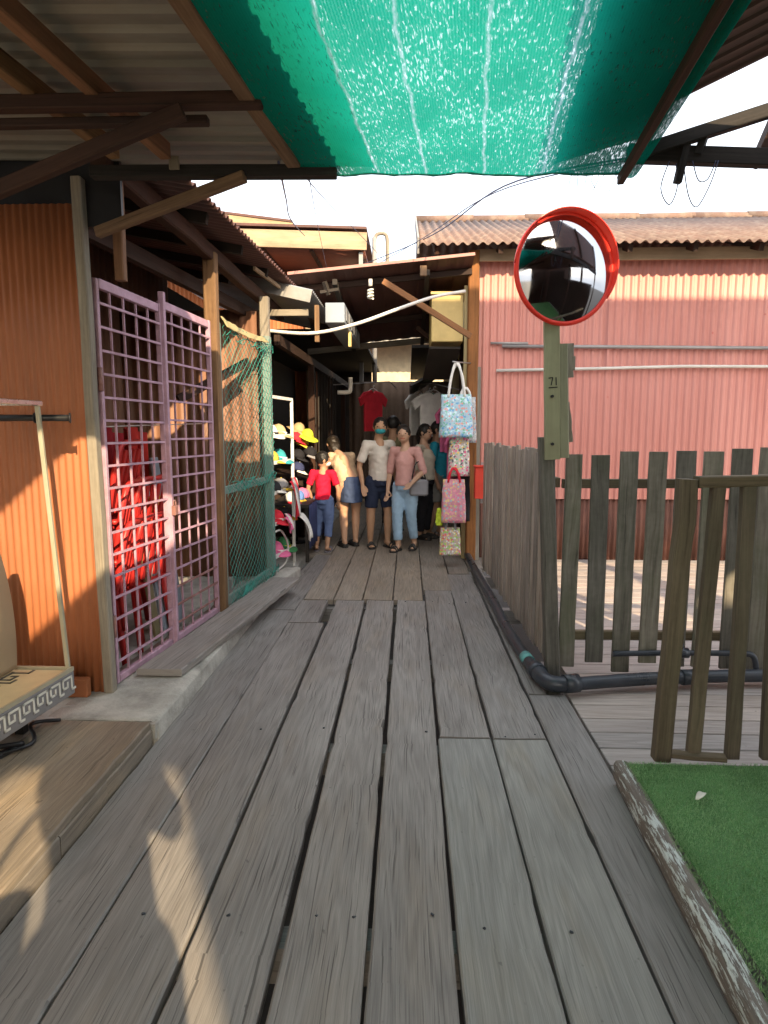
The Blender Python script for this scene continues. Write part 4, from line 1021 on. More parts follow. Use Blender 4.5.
# ------------------------------------------------------------------ goods: rack, hats, bags, clothes
rk = thing('shelf_rack', 'white metal shelf rack of hats on castors outside the left shop', 'rack', (-1.22, 6.45, 0))
ra, rb_ = V((-1.33, 6.2, 0)), V((-1.24, 6.86, 0)); dep = V((-.30, .04, 0))
for nme, P in (('upright', ra), ('upright', rb_), ('upright', ra + dep), ('upright', rb_ + dep)):
    part(nme, MB().box(P + V((0, 0, .06)), P + V((0, 0, 1.82)), .03, .03), M['white'], rk, .002)
part('top_frame', MB().box(ra + V((0, 0, 1.82)), rb_ + V((0, 0, 1.82)), .03, .03).box(ra + dep + V((0, 0, 1.82)), rb_ + dep + V((0, 0, 1.82)), .03, .03), M['white'], rk)
shz = [.22, .55, .86, 1.16, 1.42]
for z in shz:
    part('shelf', MB().prism([(0, 0), (1, 0), (1, 1), (0, 1)], z, z + .015, lambda x, y, q: ra.lerp(rb_, x) + dep * y + V((0, 0, q)), .5).box(ra + V((.005, 0, z + .02)), rb_ + V((.005, 0, z + .02)), .02, .035), M['white'], rk)
for P in (ra, rb_, ra + dep, rb_ + dep):
    part('castor', MB().tube([P + V((-.012, 0, .03)), P + V((.012, 0, .03))], .03, 12).box(P + V((0, 0, .03)), P + V((0, 0, .07)), .016, .02), M['white'], rk)
part('foot_bracket', MB().tube(smooth([ra + V((.02, 0, .5)), ra.lerp(rb_, .3) + V((.02, 0, .48)), ra.lerp(rb_, .6) + V((.02, 0, .3)), ra.lerp(rb_, .5) + V((.02, 0, .14)), ra + V((.02, 0, .1))], 5), .01, 8), M['white'], rk)

def cap(brim_m, crown_m, r=.095):
    t = thing('cap', 'cap', 'cap', (0, 0, 0), None)
    c = MB().sheet(lambda a, b: (r * math.cos(a * 6.2832) * math.cos(b * 1.5708) , r * 1.1 * math.sin(a * 6.2832) * math.cos(b * 1.5708), .105 * math.sin(b * 1.5708) ** .85), 20, 7, .003); part('crown', c, crown_m, t)
    v = MB().sheet(lambda a, b: ((r + .075 * b * max(0, math.sin(a * math.pi)) ** .6) * math.cos(-1.2 + 2.4 * a) * 1.0, (r * 1.1 + .02 * b) * math.sin(-1.2 + 2.4 * a), .008 - .02 * b), 14, 4, .003); part('visor', v, brim_m, t)
    part('button', MB().ell((0, 0, .105), (.009, .009, .006), 8, 5), brim_m, t)
    return t
def hat(m1, m2, r=.09):
    t = thing('hat', 'hat', 'hat', (0, 0, 0), None)
    part('crown', MB().sheet(lambda a, b: (r * math.cos(a * 6.2832) * max(0, math.cos(b * 1.5708)) ** .5, r * 1.1 * math.sin(a * 6.2832) * max(0, math.cos(b * 1.5708)) ** .5, .11 * b), 20, 7, .003), m1, t)
    part('brim', MB().sheet(lambda a, b: ((r + .08 * b) * math.cos(a * 6.2832), (r * 1.1 + .08 * b) * math.sin(a * 6.2832), .004 - .025 * b * b + .012 * b * math.sin(a * 12.6)), 24, 4, .003), m1, t)
    part('band', MB().tube([(0, 0, .008), (0, 0, .03)], (r * 1.05), 20, False), m2, t)
    return t
F = {k: fabric(k + '_cloth', c) for k, c in dict(red=(.62, .03, .05), black=(.02, .02, .024), white=(.7, .68, .64), yellow=(.75, .55, .06), lime=(.5, .62, .05), pink=(.72, .16, .32), navy=(.04, .05, .12), tan=(.45, .33, .18), teal=(.04, .3, .34), grey=(.25, .25, .27), gold=(.55, .4, .06), blue=(.12, .22, .5), green=(.06, .25, .1)).items()}
goods = [('hat', 'white', 'black', 'white brimmed hat on the top shelf of the white rack', (-.1, .3, 4), .2), ('hat', 'tan', 'white', 'tan straw hat on the top shelf of the white rack', (-.12, .75, 4), .5),
         ('cap', 'gold', 'gold', 'mustard cap on the second shelf of the white rack', (-.1, .3, 3), 0), ('hat', 'teal', 'white', 'teal brimmed hat on the second shelf of the white rack', (-.12, .75, 3), .1),
         ('cap', 'white', 'black', 'black cap with white visor on the middle shelf of the white rack', (-.06, .25, 2), .4), ('cap', 'yellow', 'grey', 'grey cap with yellow visor on the middle shelf of the white rack', (-.08, .68, 2), .2),
         ('hat', 'red', 'white', 'red brimmed hat with white band on the fourth shelf of the rack', (-.04, .35, 1), .3), ('cap', 'yellow', 'black', 'black cap with yellow visor on the fourth shelf of the rack', (-.06, .75, 1), -.2),
         ('hat', 'pink', 'white', 'pink hat on the lowest shelf of the white rack', (-.08, .4, 0), .2), ('hat', 'green', 'yellow', 'green hat with yellow band on the lowest shelf of the rack', (-.1, .8, 0), .2)]
for kind, a, b, lab, (dx, f, sh_), rz in goods:
    c = cap(F[a], F[b]) if kind == 'cap' else hat(F[a], F[b])
    p = ra.lerp(rb_, f) + dep * (-dx * 2.2) * 1.0
    c.location = (p.x - .02, p.y, shz[sh_] + .04); c.scale = (.98,) * 3; c.rotation_euler = (0, R(8), rz); tag(c, lab, kind, 'hats on the white rack')
# striped cloths hanging over the shelf ends
def drape(name, cols, P, w_, ln, lab, cat='scarf', group=None, out=(.06, -.02)):
    P = V(P)
    mats = [F[c] for c in cols]
    mb = MB()
    nst = len(cols) * 3
    for k in range(nst):
        def f(a, b, k=k):
            x = (k + a) / nst
            return P + V((out[0] * math.sin(b * 1.4) + .02 * math.sin(x * 9 + b * 3), (x - .5) * w_ * (1 - .25 * b) + out[1] * b, .03 * math.sin(x * 3.1) - ln * b ** 1.3))
        mb.sheet(f, 2, 10, .003, mi=k % len(cols))
    return solo(name, mb, mats, lab, cat, group)
drape('scarf', ['red', 'white', 'grey'], (-1.20, 6.62, .98), .34, .40, 'red and white striped scarf draped from the white rack')
drape('scarf', ['white', 'white'], (-1.14, 6.7, .60), .2, .26, 'plain white cloth draped from the lower shelf of the rack', out=(.12, -.04))
drape('scarf', ['pink', 'white'], (-1.24, 6.45, .62), .22, .16, 'pink cloth hanging near the foot of the white rack')
# hats on the stall beyond the rack
stand = thing('hat_table', 'low dark stall table carrying hats and caps beyond the rack', 'table', (-1.38, 8.2, -.012))
part('top', MB().block((-1.6, 7.15, .62), (-1.12, 8.7, .66)), M['dark'], stand)
part('cloth_skirt', MB().sheet(lambda a, b: (-1.115 + .012 * math.sin(a * 60), 7.15 + 1.55 * a, .655 - .5 * b), 60, 3, .004), F['navy'], stand)
for x, y in ((-1.57, 7.2), (-1.15, 7.2), (-1.57, 8.65), (-1.15, 8.65)): part('leg', MB().block((x - .02, y - .02, -.01), (x + .02, y + .02, .618)), M['dark'], stand)
rackpost = thing('hat_tree', 'dark upright hat tree holding stacked caps behind the red shirted child', 'hat stand', (-1.5, 8.5, -.012))
part('pole', MB().tube([(-1.5, 8.5, -.01), (-1.5, 8.5, 1.6)], .02, 8), M['black'], rackpost)
part('base', MB().tube([(-1.5, 8.5, -.012), (-1.5, 8.5, .01)], .13, 16), M['black'], rackpost)
hl = [('cap', 'red', 'red', -1.24, 7.66, 1.24), ('hat', 'lime', 'yellow', -1.10, 7.75, 1.28), ('hat', 'yellow', 'black', -1.17, 7.78, 1.17), ('hat', 'tan', 'tan', -1.22, 7.8, 1.36), ('cap', 'black', 'black', -1.2, 7.6, 1.02), ('cap', 'grey', 'black', -1.06, 7.7, 1.05), ('cap', 'white', 'navy', -1.2, 7.55, .86), ('cap', 'red', 'white', -1.24, 7.3, .70), ('cap', 'yellow', 'blue', -1.22, 7.55, .70), ('cap', 'black', 'pink', -1.2, 7.8, .70)]
hlab = ['plain red cap high on the hat tree', 'lime green brimmed hat on the hat tree', 'yellow brimmed hat with black band on the hat tree', 'tan hat topmost on the hat tree', 'all black cap on the hat tree under the red one', 'black cap with grey visor on the hat tree', 'navy cap with white visor low on the hat tree', 'white cap with red visor on the dark stall table', 'blue cap with yellow visor on the dark stall table', 'pink cap with black visor on the dark stall table']
for (kind, a, b, x, y, z), lab in zip(hl, hlab):
    c = cap(F[a], F[b]) if kind == 'cap' else hat(F[a], F[b])
    c.location = ((x - .22, y + .62, z + .14) if z > .8 else (x - .1, y, z)); c.scale = (.95,) * 3; c.rotation_euler = (0, R(22), rnd(-.5, .3)); tag(c, lab, kind, 'hats on the hat tree and stall')

def tote(name, P, w_, h_, d_, mat_, lab, strap, group='bags hung on the alley corner', handle=.2, rz=0, tilt=.0):
    t = thing(name, lab, 'bag', P, group)
    mb = MB()
    def f(a, b):
        ang = a * 2 * math.pi; pz = 1 - .25 * b
        cx_, sy_ = math.cos(ang), math.sin(ang); p = 5.0
        k = (abs(cx_) ** p + abs(sy_) ** p) ** (-1 / p)
        q = V((cx_ * k * w_ / 2 * (.86 + .14 * (1 - b)), sy_ * k * d_ / 2 * (1.25 - .75 * b), h_ * b))
        q += V((.012, .012, 0)) * noise.noise((a * 9, b * 5, w_ * 30))
        return V(P) + q
    mb.sheet(f, 36, 12); 
    b0 = len(mb.v); mb.face([0 + i * 13 for i in range(36)])
    part('body', mb, mat_, t)
    for s_ in (-1, 1):
        y = P[1] + s_ * d_ * .28
        hb = MB().tube(smooth([(P[0] - w_ * .24, y, P[2] + h_ * .93), (P[0] - w_ * .15, y, P[2] + h_ + handle * .6), (P[0] + .01 * s_, P[1] + s_ * .012, P[2] + h_ + handle), (P[0] + w_ * .15, y, P[2] + h_ + handle * .6), (P[0] + w_ * .24, y, P[2] + h_ * .93)], 6), [(.004, .014)] * 25, 6)
        part('handle', hb, strap, t)
    return t
bagm1 = patterned('blue_floral_print', [(.12, .35, .6), (.55, .75, .8), (.15, .45, .3), (.75, .3, .25)], 38, (.36, .52, .62))
bagm2 = patterned('multicolour_print', [(.75, .1, .25), (.85, .6, .1), (.15, .5, .25), (.1, .1, .12), (.8, .8, .75)], 40, (.55, .50, .46))
bagm3 = patterned('pink_floral_print', [(.85, .35, .4), (.8, .6, .25), (.4, .55, .6), (.75, .2, .35)], 40, (.70, .30, .36))
bagm4 = patterned('green_and_red_print', [(.35, .7, .1), (.85, .15, .15), (.9, .7, .2), (.8, .8, .75)], 44, (.55, .42, .38))
bagm5 = patterned('grey_print', [(.2, .3, .4), (.6, .6, .6), (.55, .2, .2)], 40, (.42, .44, .45))
tote('tote_bag', (.52, 7.02, 1.42), .37, .46, .12, bagm1, 'blue floral tote with tall white handles hung at the alley corner', F['white'], handle=.33)
tote('tote_bag', (.63, 7.2, 1.36), .26, .5, .10, bagm5, 'pale grey printed tote hung behind the blue floral one', F['white'], handle=.1)
tote('tote_bag', (.56, 7.06, 1.0), .24, .42, .09, bagm2, 'multicoloured printed bag below the blue floral tote', F['pink'], handle=.06)
tote('tote_bag', (.50, 6.95, .50), .27, .47, .10, bagm3, 'pink floral bag with red handles hung low at the alley corner', F['red'], handle=.12)
tote('tote_bag', (.62, 7.1, .50), .14, .60, .12, F['black'], 'slim black bag hung behind the pink floral bag', F['black'], handle=.1)
tote('tote_bag', (.47, 6.98, .14), .24, .30, .12, bagm4, 'green and red printed bag lowest at the alley corner', F['grey'], handle=.1)
tote('tote_bag', (.345, 7.0, .46), .07, .13, .05, F['lime'], 'tiny lime green pouch beside the pink floral bag', F['lime'], handle=.05)
hk = MB().tube([(.69, 7.32, 2.24), (.52, 7.02, 2.22), (.47, 6.96, 2.22)], .008, 6).tube([(.69, 7.32, 1.1), (.50, 6.95, 1.09)], .008, 6).tube([(.69, 7.32, 1.5), (.56, 7.06, 1.485)], .008, 6)
solo('hanging_hooks', hk, M['greypipe'], 'thin metal hooks on the corner post holding the printed bags', 'hook')

# hanging clothes deeper in the alley
def shirt(P, mat_, lab, w_=.5, h_=.6, yaw=0):
    t = thing('hanging_shirt', lab, 'shirt', P, 'shirts hung for sale in the alley'); t.rotation_euler.z = yaw
    P = V((0, 0, 0)); old = t.location.copy(); t.location = (0, 0, 0)
    out = [(-.5, -1), (.5, -1), (.5, -.25), (.68, -.36), (.82, -.16), (.52, .0), (.16, .06), (0, .0), (-.16, .06), (-.52, 0), (-.82, -.16), (-.68, -.36), (-.5, -.25)]
    mb = MB().prism([(x * w_ * .8, z * h_) for x, z in out], -.02, .02, lambda x, z, y: (x, y + .015 * math.sin(x * 18), z))
    part('cloth', mb, mat_, t, .006)
    part('hanger', MB().tube(smooth([(-.17, 0, -.02), (0, 0, .07), (.17, 0, -.02)], 4), .006, 6).tube(smooth([(0, 0, .07), (.01, 0, .11), (.03, 0, .12), (.035, 0, .1)], 4), .004, 6), M['white'], t)
    t.location = old
    return t
shirts = [((.36, 9.3, 2.0), 'white', 'bright white shirt hanging nearest over the right stall', .35), ((.16, 9.9, 2.02), 'white', 'white shirt hanging deeper above the middle of the alley', .9), ((.58, 9.0, 1.8), 'pink', 'pink shirt hanging at the right stall behind the totes', .9), ((.60, 8.5, 1.42), 'pink', 'lower pink shirt hanging beside the corner post', 1.2), ((-.55, 10.2, 2.08), 'red', 'red shirt hanging on the left side of the alley', .9), ((.36, 11.2, 2.1), 'green', 'green shirt hanging far down the right of the alley', .7)]
for P, c, lab, yw in shirts: shirt(P, F[c], lab, yaw=yw)
cu = MB().sheet(lambda a, b: (-1.24 + 2.1 * a, 13.6 + .05 * math.sin(a * 70) * (.4 + b), 2.5 - 2.45 * b), 90, 6, .01)  # dark sheet added to give the alley depth its dimness
solo('alley_dimming_curtain', cu, fabric('dark_brown_canvas', (.14, .095, .068)), 'dark brown curtain added to dim the far end of the alley', 'curtain')
solo('clothes_rail', MB().tube([(-1.1, 9.55, 2.16), (-.3, 10.3, 2.26), (-.2, 11.3, 2.22)], .008, 6).tube([(.72, 8.4, 2.0), (.34, 9.3, 2.16), (.02, 9.95, 2.18), (.3, 11.3, 2.24)], .008, 6), M['greypipe'], 'thin rails overhead in the alley carrying the hanging shirts', 'rail')

# ------------------------------------------------------------------ overhead cables
def cable(pts, r, lab, m='wire'):
    return solo('cable', MB().tube(smooth(pts, 8), r, 5), M[m], lab, 'cable', 'overhead cables')
cable([(1.12, 3.05, 2.72), (.7, 5.0, 3.28), (.25, 7.0, 3.52), (-.6, 10, 4.0), (-1.6, 15, 5.0)], .006, 'dark blue cable running from the right roof beam back across the alley')
cable([(1.10, 3.05, 2.71), (.62, 4.9, 3.2), (.1, 7.0, 3.46), (-.9, 10, 3.75)], .004, 'thinner cable just below the dark blue one behind the mirror')
cable([(-.62, 3.2, 2.76), (-1.1, 6.0, 3.55), (-1.5, 8.5, 4.15), (-2.0, 12.8, 5.2)], .007, 'thick dark cable dropping from the left roof to the orange house')
cable([(-.55, 3.3, 2.78), (-.8, 6.5, 3.7), (-.6, 9.0, 4.05), (-.2, 13.5, 4.6)], .004, 'slim cable curving from the left roof toward the pink roof')
cable([(-.5, 3.3, 2.79), (-.95, 7.0, 3.6), (-1.2, 10.0, 3.75)], .003, 'faint cable hanging above the alley awning')
lp = MB()
lp.tube(smooth([(1.13, 3.0, 2.66), (1.10, 3.0, 2.55), (1.14, 3.0, 2.48), (1.17, 3.0, 2.55), (1.16, 3.0, 2.65)], 6), .0025, 5)
lp.tube(smooth([(1.19, 3.0, 2.66), (1.22, 3.0, 2.52), (1.26, 3.0, 2.47), (1.31, 3.0, 2.56), (1.34, 3.0, 2.66)], 6), .0025, 5)
lp.tube(smooth([(1.23, 3.0, 2.66), (1.26, 3.0, 2.58), (1.30, 3.0, 2.585), (1.33, 3.0, 2.66)], 6), .0025, 5)
solo('wire_loops', lp, M['wire'], 'loose loops of thin wire hanging from the black right roof beam', 'wire')

# ------------------------------------------------------------------ people
def remesh(mb, voxel, smooth_it=4):
    me = bpy.data.meshes.new('tmp'); me.from_pydata([tuple(p) for p in mb.v], [], mb.f)
    bm = bmesh.new(); bm.from_mesh(me); bmesh.ops.recalc_face_normals(bm, faces=bm.faces); bm.to_mesh(me); bm.free()
    ob = bpy.data.objects.new('tmp', me); COL.objects.link(ob)
    m = ob.modifiers.new('r', 'REMESH'); m.mode = 'VOXEL'; m.voxel_size = voxel; m.use_smooth_shade = True
    if smooth_it:
        s_ = ob.modifiers.new('s', 'SMOOTH'); s_.factor = .5; s_.iterations = smooth_it
    dg = bpy.context.evaluated_depsgraph_get(); dg.update()
    out = bpy.data.meshes.new_from_object(ob.evaluated_get(dg))
    bpy.data.objects.remove(ob); bpy.data.meshes.remove(me)
    return out
def limb(mb, pts, rads, n=12, ends=(True, True)):
    """tapered limb with rounded ends"""
    pts = [V(p) for p in pts]
    q = smooth(pts, 4); m = len(q); rr_ = []
    for i in range(m):
        f = i / (m - 1) * (len(pts) - 1); k = min(int(f), len(pts) - 2); t = f - k
        a, b = rads[k], rads[k + 1]
        if not isinstance(a, tuple): a = (a, a)
        if not isinstance(b, tuple): b = (b, b)
        rr_.append((a[0] * (1 - t) + b[0] * t, a[1] * (1 - t) + b[1] * t))
    mb.tube(q, rr_, n)
    for P, r_, on in ((q[0], rr_[0], ends[0]), (q[-1], rr_[-1], ends[1])):
        if on: mb.ell(P, (min(r_),) * 3, 10, 6)
def pmesh(name, me, mats, parent):
    for m in (mats if isinstance(mats, list) else [mats]): me.materials.append(m)
    me.name = name
    for p in me.polygons: p.use_smooth = True
    ob = bpy.data.objects.new(name, me); COL.objects.link(ob); ob.parent = parent; return ob

def person(label, loc, rz, H, J, skin, hair_c, top, bottom, shoe='sandal', top_len=.5, sleeve=.5, leg_len=.5, skirt=None, mask=None, hair_len=0, slim=1.0, cap_=None, shoe_c=(.03, .028, .026), strap=None):
    """J: joints in units of H, local frame facing -Y. keys hip,chest,neck,head,(sh,el,wr,kn,an)_l/_r, toe_l/r, look"""
    t = thing('person', label, 'person', loc, 'people shopping in the alley'); t.rotation_euler.z = rz
    S = lambda k: V(J[k]) * H
    sk_ = skinm('skin', skin)
    b = MB(); w = slim
    hip, chest, neck, head = S('hip'), S('chest'), S('neck'), S('head')
    # tube sections are (x-ish, y-ish): for upright spines the first radius runs along X
    limb(b, [hip - V((0, 0, .03 * H)), hip, hip.lerp(chest, .5), chest, neck], [(.088 * H * w, .065 * H), (.092 * H * w, .068 * H), (.076 * H * w, .056 * H), (.092 * H * w, .062 * H), (.036 * H, .034 * H)], 16)
    limb(b, [neck - (head - neck) * .15, neck.lerp(head, .7)], [.034 * H, .032 * H])
    look = J.get('look', 0); hm = Matrix.Rotation(look, 3, 'Z') @ Matrix.Rotation(J.get('nod', 0), 3, 'X')
    hh = .069 * H
    if H < 1.35: hh = .082 * H
    b.ell(head, (hh * .74, hh * .86, hh * 1.0), 18, 12, hm)
    b.ell(head + hm @ V((0, -hh * .22, -hh * .48)), (hh * .52, hh * .58, hh * .5), 14, 10, hm)
    b.ell(head + hm @ V((0, -hh * .86, -hh * .12)), (hh * .13, hh * .2, hh * .2), 8, 6, hm)
    for s_ in (-1, 1): b.ell(head + hm @ V((s_ * hh * .76, .06 * hh, -hh * .05)), (hh * .1, hh * .18, hh * .26), 8, 6, hm)
    for s_ in ('l', 'r'):
        sg = 1 if s_ == 'l' else -1
        sh, el, wr = S('sh_' + s_), S('el_' + s_), S('wr_' + s_)
        limb(b, [sh, sh.lerp(el, .5), el, el.lerp(wr, .4), wr], [.029 * H * w, .027 * H * w, .021 * H, .022 * H, .015 * H])
        limb(b, [chest.lerp(neck, .5), sh], [.038 * H, .029 * H])
        hd = (wr - el).normalized(); side = V((1, 0, 0)); 
        if abs(hd.x) > .8: side = V((0, 0, 1))
        side = (side - hd * side.dot(hd)).normalized(); pn = hd.cross(side)
        palm = wr + hd * .03 * H
        limb(b, [wr, palm, wr + hd * .055 * H], [(.016 * H, .011 * H), (.022 * H, .011 * H), (.021 * H, .009 * H)], 10)
        for k, (o_, ln) in enumerate(((-.017, .037), (-.006, .044), (.006, .041), (.016, .032))):
            st_ = wr + hd * .052 * H + pn * 0 + side * o_ * H
            limb(b, [st_, st_ + hd * ln * .55 * H + pn * .004 * H, st_ + hd * ln * H + pn * .014 * H], [.0062 * H, .0056 * H, .0048 * H], 6)
        th = wr + hd * .015 * H - side * sg * .018 * H
        limb(b, [th, th + hd * .02 * H - side * sg * .014 * H, th + hd * .04 * H - side * sg * .013 * H], [.008 * H, .007 * H, .0055 * H], 6)
        hj = hip + V((sg * .05 * H, 0, -.02 * H)); kn, an = S('kn_' + s_), S('an_' + s_); toe = S('toe_' + s_)
        limb(b, [hj, hj.lerp(kn, .4), kn, kn.lerp(an, .3), an], [.058 * H * w, .052 * H * w, .034 * H, .035 * H, .02 * H])
        limb(b, [an + V((0, 0, -.012 * H)) - (toe - an).normalized() * .02 * H, an.lerp(toe, .6) - V((0, 0, .012 * H)), toe], [.019 * H, (.024 * H, .018 * H), (.026 * H, .01 * H)], 10)
    me = remesh(b, .0058 * H, 3)
    dark = plain('dark_iris', (.02, .014, .01), .3); lip = skinm('lip', (skin[0] * .8, skin[1] * .45, skin[2] * .42))
    body = pmesh('body', me, [sk_, dark, lip], t)
    hi = hm.inverted()
    for p in me.polygons:
        q = hi @ (p.center - head) / hh
        if q.y < -.5 and abs(q.z - .02) < .055 and .25 < abs(q.x) < .42: p.material_index = 1
        elif q.y < -.5 and abs(q.z + .5) < .06 and abs(q.x) < .24: p.material_index = 2
    # hair
    h = MB()
    h.ell(head + hm @ V((0, .10 * hh, .16 * hh)), (hh * .84, hh * .90, hh * .95), 18, 12, hm)
    if hair_len:
        limb(h, [head + hm @ V((0, .45 * hh, .1 * hh)), head + hm @ V((0, .66 * hh, -.6 * hh)), head + hm @ V((0, .62 * hh, -(.9 + hair_len) * hh))], [(hh * .72, hh * .4), (hh * .7, hh * .3), (hh * .45, hh * .15)], 14)
    hme = remesh(h, .007 * H, 2)
    for v in hme.vertices: v.co += v.normal * .006 * noise.noise(v.co * 40)
    pmesh('hair', hme, plain('hair', hair_c, .5, 0, .4, 60, (1, 1, .2)), t)
    # trousers or skirt
    bm_ = MB(); wl = .012 * H
    if skirt:
        limb(bm_, [hip + V((0, 0, .05 * H)), hip, hip - V((0, 0, .07 * H)), hip - V((0, 0, skirt * H))], [(.088 * H * w, .07 * H), (.102 * H * w, .082 * H), (.115 * H * w, .092 * H), (.118 * H * w, .094 * H)], 20, (False, False))
    else:
        limb(bm_, [hip + V((0, 0, .045 * H)), hip, hip - V((0, 0, .05 * H))], [(.086 * H * w, .068 * H), (.100 * H * w, .080 * H), (.092 * H * w, .078 * H)], 18)
        for s_ in ('l', 'r'):
            sg = 1 if s_ == 'l' else -1
            hj = hip + V((sg * .05 * H, 0, -.02 * H)); kn, an = S('kn_' + s_), S('an_' + s_)
            loose = J.get('loose', .012) * H
            if leg_len <= .5:
                end = hj.lerp(kn, leg_len * 2 * .98)
                limb(bm_, [hj, hj.lerp(end, .5), end], [.062 * H * w, .052 * H + loose, .046 * H + loose], 14, (True, False))
            else:
                end = kn.lerp(an, (leg_len - .5) * 2 * .98)
                limb(bm_, [hj, hj.lerp(kn, .5), kn, end], [.062 * H * w, .052 * H * w + loose, .038 * H + loose, .030 * H + loose], 14, (True, False))
    tme = remesh(bm_, .0075 * H, 2)
    for v in tme.vertices: v.co += v.normal * .006 * noise.noise((v.co.x * 22, v.co.y * 22, v.co.z * 34))
    pmesh('skirt' if skirt else 'trousers', tme, bottom, t)
    # shirt
    s2 = MB(); mid = hip.lerp(chest, .5)
    low = hip - (chest - hip).normalized() * (.01 * H) if top_len > .5 else hip.lerp(chest, .25)
    limb(s2, [low, mid, chest, chest.lerp(neck, .62)], [(.104 * H * w, .082 * H), (.098 * H * w, .074 * H), (.106 * H * w, .076 * H), (.055 * H, .048 * H)], 18, (False, True))
    for s_ in ('l', 'r'):
        sh, el, wr = S('sh_' + s_), S('el_' + s_), S('wr_' + s_)
        limb(s2, [chest.lerp(neck, .5), sh], [.045 * H, .034 * H])
        if sleeve <= .5:
            limb(s2, [sh, sh.lerp(el, max(.05, sleeve * 2 * .9))], [.037 * H, .036 * H], 12, (True, False))
        else:
            limb(s2, [sh, el, el.lerp(wr, (sleeve - .5) * 2)], [.036 * H, .031 * H, .026 * H], 12, (True, False))
    sme = remesh(s2, .0075 * H, 2)
    for v in sme.vertices: v.co += v.normal * .008 * noise.noise((v.co.x * 18, v.co.y * 18, v.co.z * 26))
    pmesh('shirt', sme, top, t)
    if strap:
        pass
    if mask:
        mk = MB(); mk.ell(head + hm @ V((0, -hh * .34, -hh * .45)), (hh * .6, hh * .62, hh * .40), 16, 10, hm)
        pmesh('face_mask', remesh(mk, .006 * H, 1), mask, t)
    sm_ = plain('shoe', shoe_c, .6)
    for s_ in ('l', 'r'):
        an, toe = S('an_' + s_), S('toe_' + s_); d = (toe - an); d.z = 0; d.normalize(); sd_ = V((-d.y, d.x, 0))
        base = V((an.x, an.y, 0)); zb = min(an.z, toe.z) - .03 * H
        zb = toe.z - .016 * H
        sole = MB(); heel = base - d * .03 * H; L_ = .155 * H
        outl = [(0, -.022), (.03, -.026), (.09, -.026), (.13, -.028), (.15, -.015), (.155, 0), (.15, .015), (.13, .028), (.09, .026), (.03, .026), (0, .022), (-.008, 0)]
        sole.prism([(x * H, y * H) for x, y in outl], 0, .011 * H, lambda x, y, z: heel + d * x + sd_ * y + V((0, 0, zb + z)), .5)
        if shoe == 'sandal':
            for f in (.085, .115): sole.tube(smooth([heel + d * f * H + sd_ * .027 * H + V((0, 0, zb + .006 * H)), heel + d * f * H + V((0, 0, zb + .042 * H)), heel + d * f * H - sd_ * .027 * H + V((0, 0, zb + .006 * H))], 4), [(.004 * H, .011 * H)] * 9, 6)
        else:
            limb(sole, [heel + d * .02 * H + V((0, 0, zb + .02 * H)), heel + d * .08 * H + V((0, 0, zb + .022 * H)), heel + d * .13 * H + V((0, 0, zb + .014 * H))], [.026 * H, .026 * H, .022 * H])
        part('sandal' if shoe == 'sandal' else 'shoe', sole, sm_, t) if False else None
        o_ = mesh_obj('sandal' if shoe == 'sandal' else 'shoe', sole, sm_, (0, 0, 0)); o_.parent = t
    return t

def joints(**kw):
    J = dict(hip=(0, 0, .53), chest=(0, 0, .72), neck=(0, .005, .835), head=(0, -.012, .93),
             sh_l=(.10, 0, .795), sh_r=(-.10, 0, .795), el_l=(.135, .01, .625), el_r=(-.135, .01, .625), wr_l=(.135, -.04, .48), wr_r=(-.135, -.04, .48),
             kn_l=(.052, -.012, .28), kn_r=(-.052, -.012, .28), an_l=(.05, .012, .05), an_r=(-.05, .012, .05), toe_l=(.058, -.085, .018), toe_r=(-.058, -.085, .018))
    J.update(kw); return J
# figures face -Y (towards the camera) when unrotated
denim = fabric('mid_blue_denim', (.12, .17, .32)); ldenim = fabric('light_blue_denim', (.30, .44, .58)); ddenim = fabric('dark_blue_denim', (.05, .075, .15))
child = person('child in red polo shirt, cropped blue jeans and white face mask looking over the hats', (-1.04, 7.8, 0), R(172), 1.23,
    joints(head=(.0, -.02, .925), look=R(-62), hip=(0, 0, .54), chest=(0, -.01, .73), neck=(0, -.01, .835), el_r=(-.15, -.01, .64), wr_r=(-.14, -.06, .5), el_l=(.15, .01, .64), wr_l=(.13, -.06, .5), an_l=(.075, .0, .05), toe_l=(.10, -.09, .018), an_r=(-.045, .03, .05), toe_r=(-.055, -.06, .018), kn_l=(.062, -.012, .28), loose=.008),
    (.42, .24, .15), (.012, .01, .009), fabric('bright_red_cotton', (.62, .012, .045)), denim, 'sandal', .6, .42, .78, mask=F['white'], shoe_c=(.16, .15, .17))
woman = person('person in beige top and dark denim skirt bending over the stall', (-.74, 8.15, 0), R(202), 1.58,
    joints(hip=(0, .02, .53), chest=(.03, -.11, .68), neck=(.05, -.20, .76), head=(.06, -.28, .83), nod=R(35), sh_l=(.115, -.155, .735), sh_r=(-.06, -.155, .735), el_l=(.135, -.22, .61), wr_l=(.12, -.31, .53), el_r=(-.08, -.22, .61), wr_r=(-.07, -.34, .55), an_l=(.055, .02, .05), an_r=(-.05, -.02, .05), toe_r=(-.04, -.11, .018), toe_l=(.06, -.08, .018)),
    (.52, .31, .2), (.02, .014, .01), fabric('beige_cotton', (.58, .42, .28)), ddenim, 'shoe', .6, .25, .5, skirt=.155, hair_len=.6, slim=1.0)
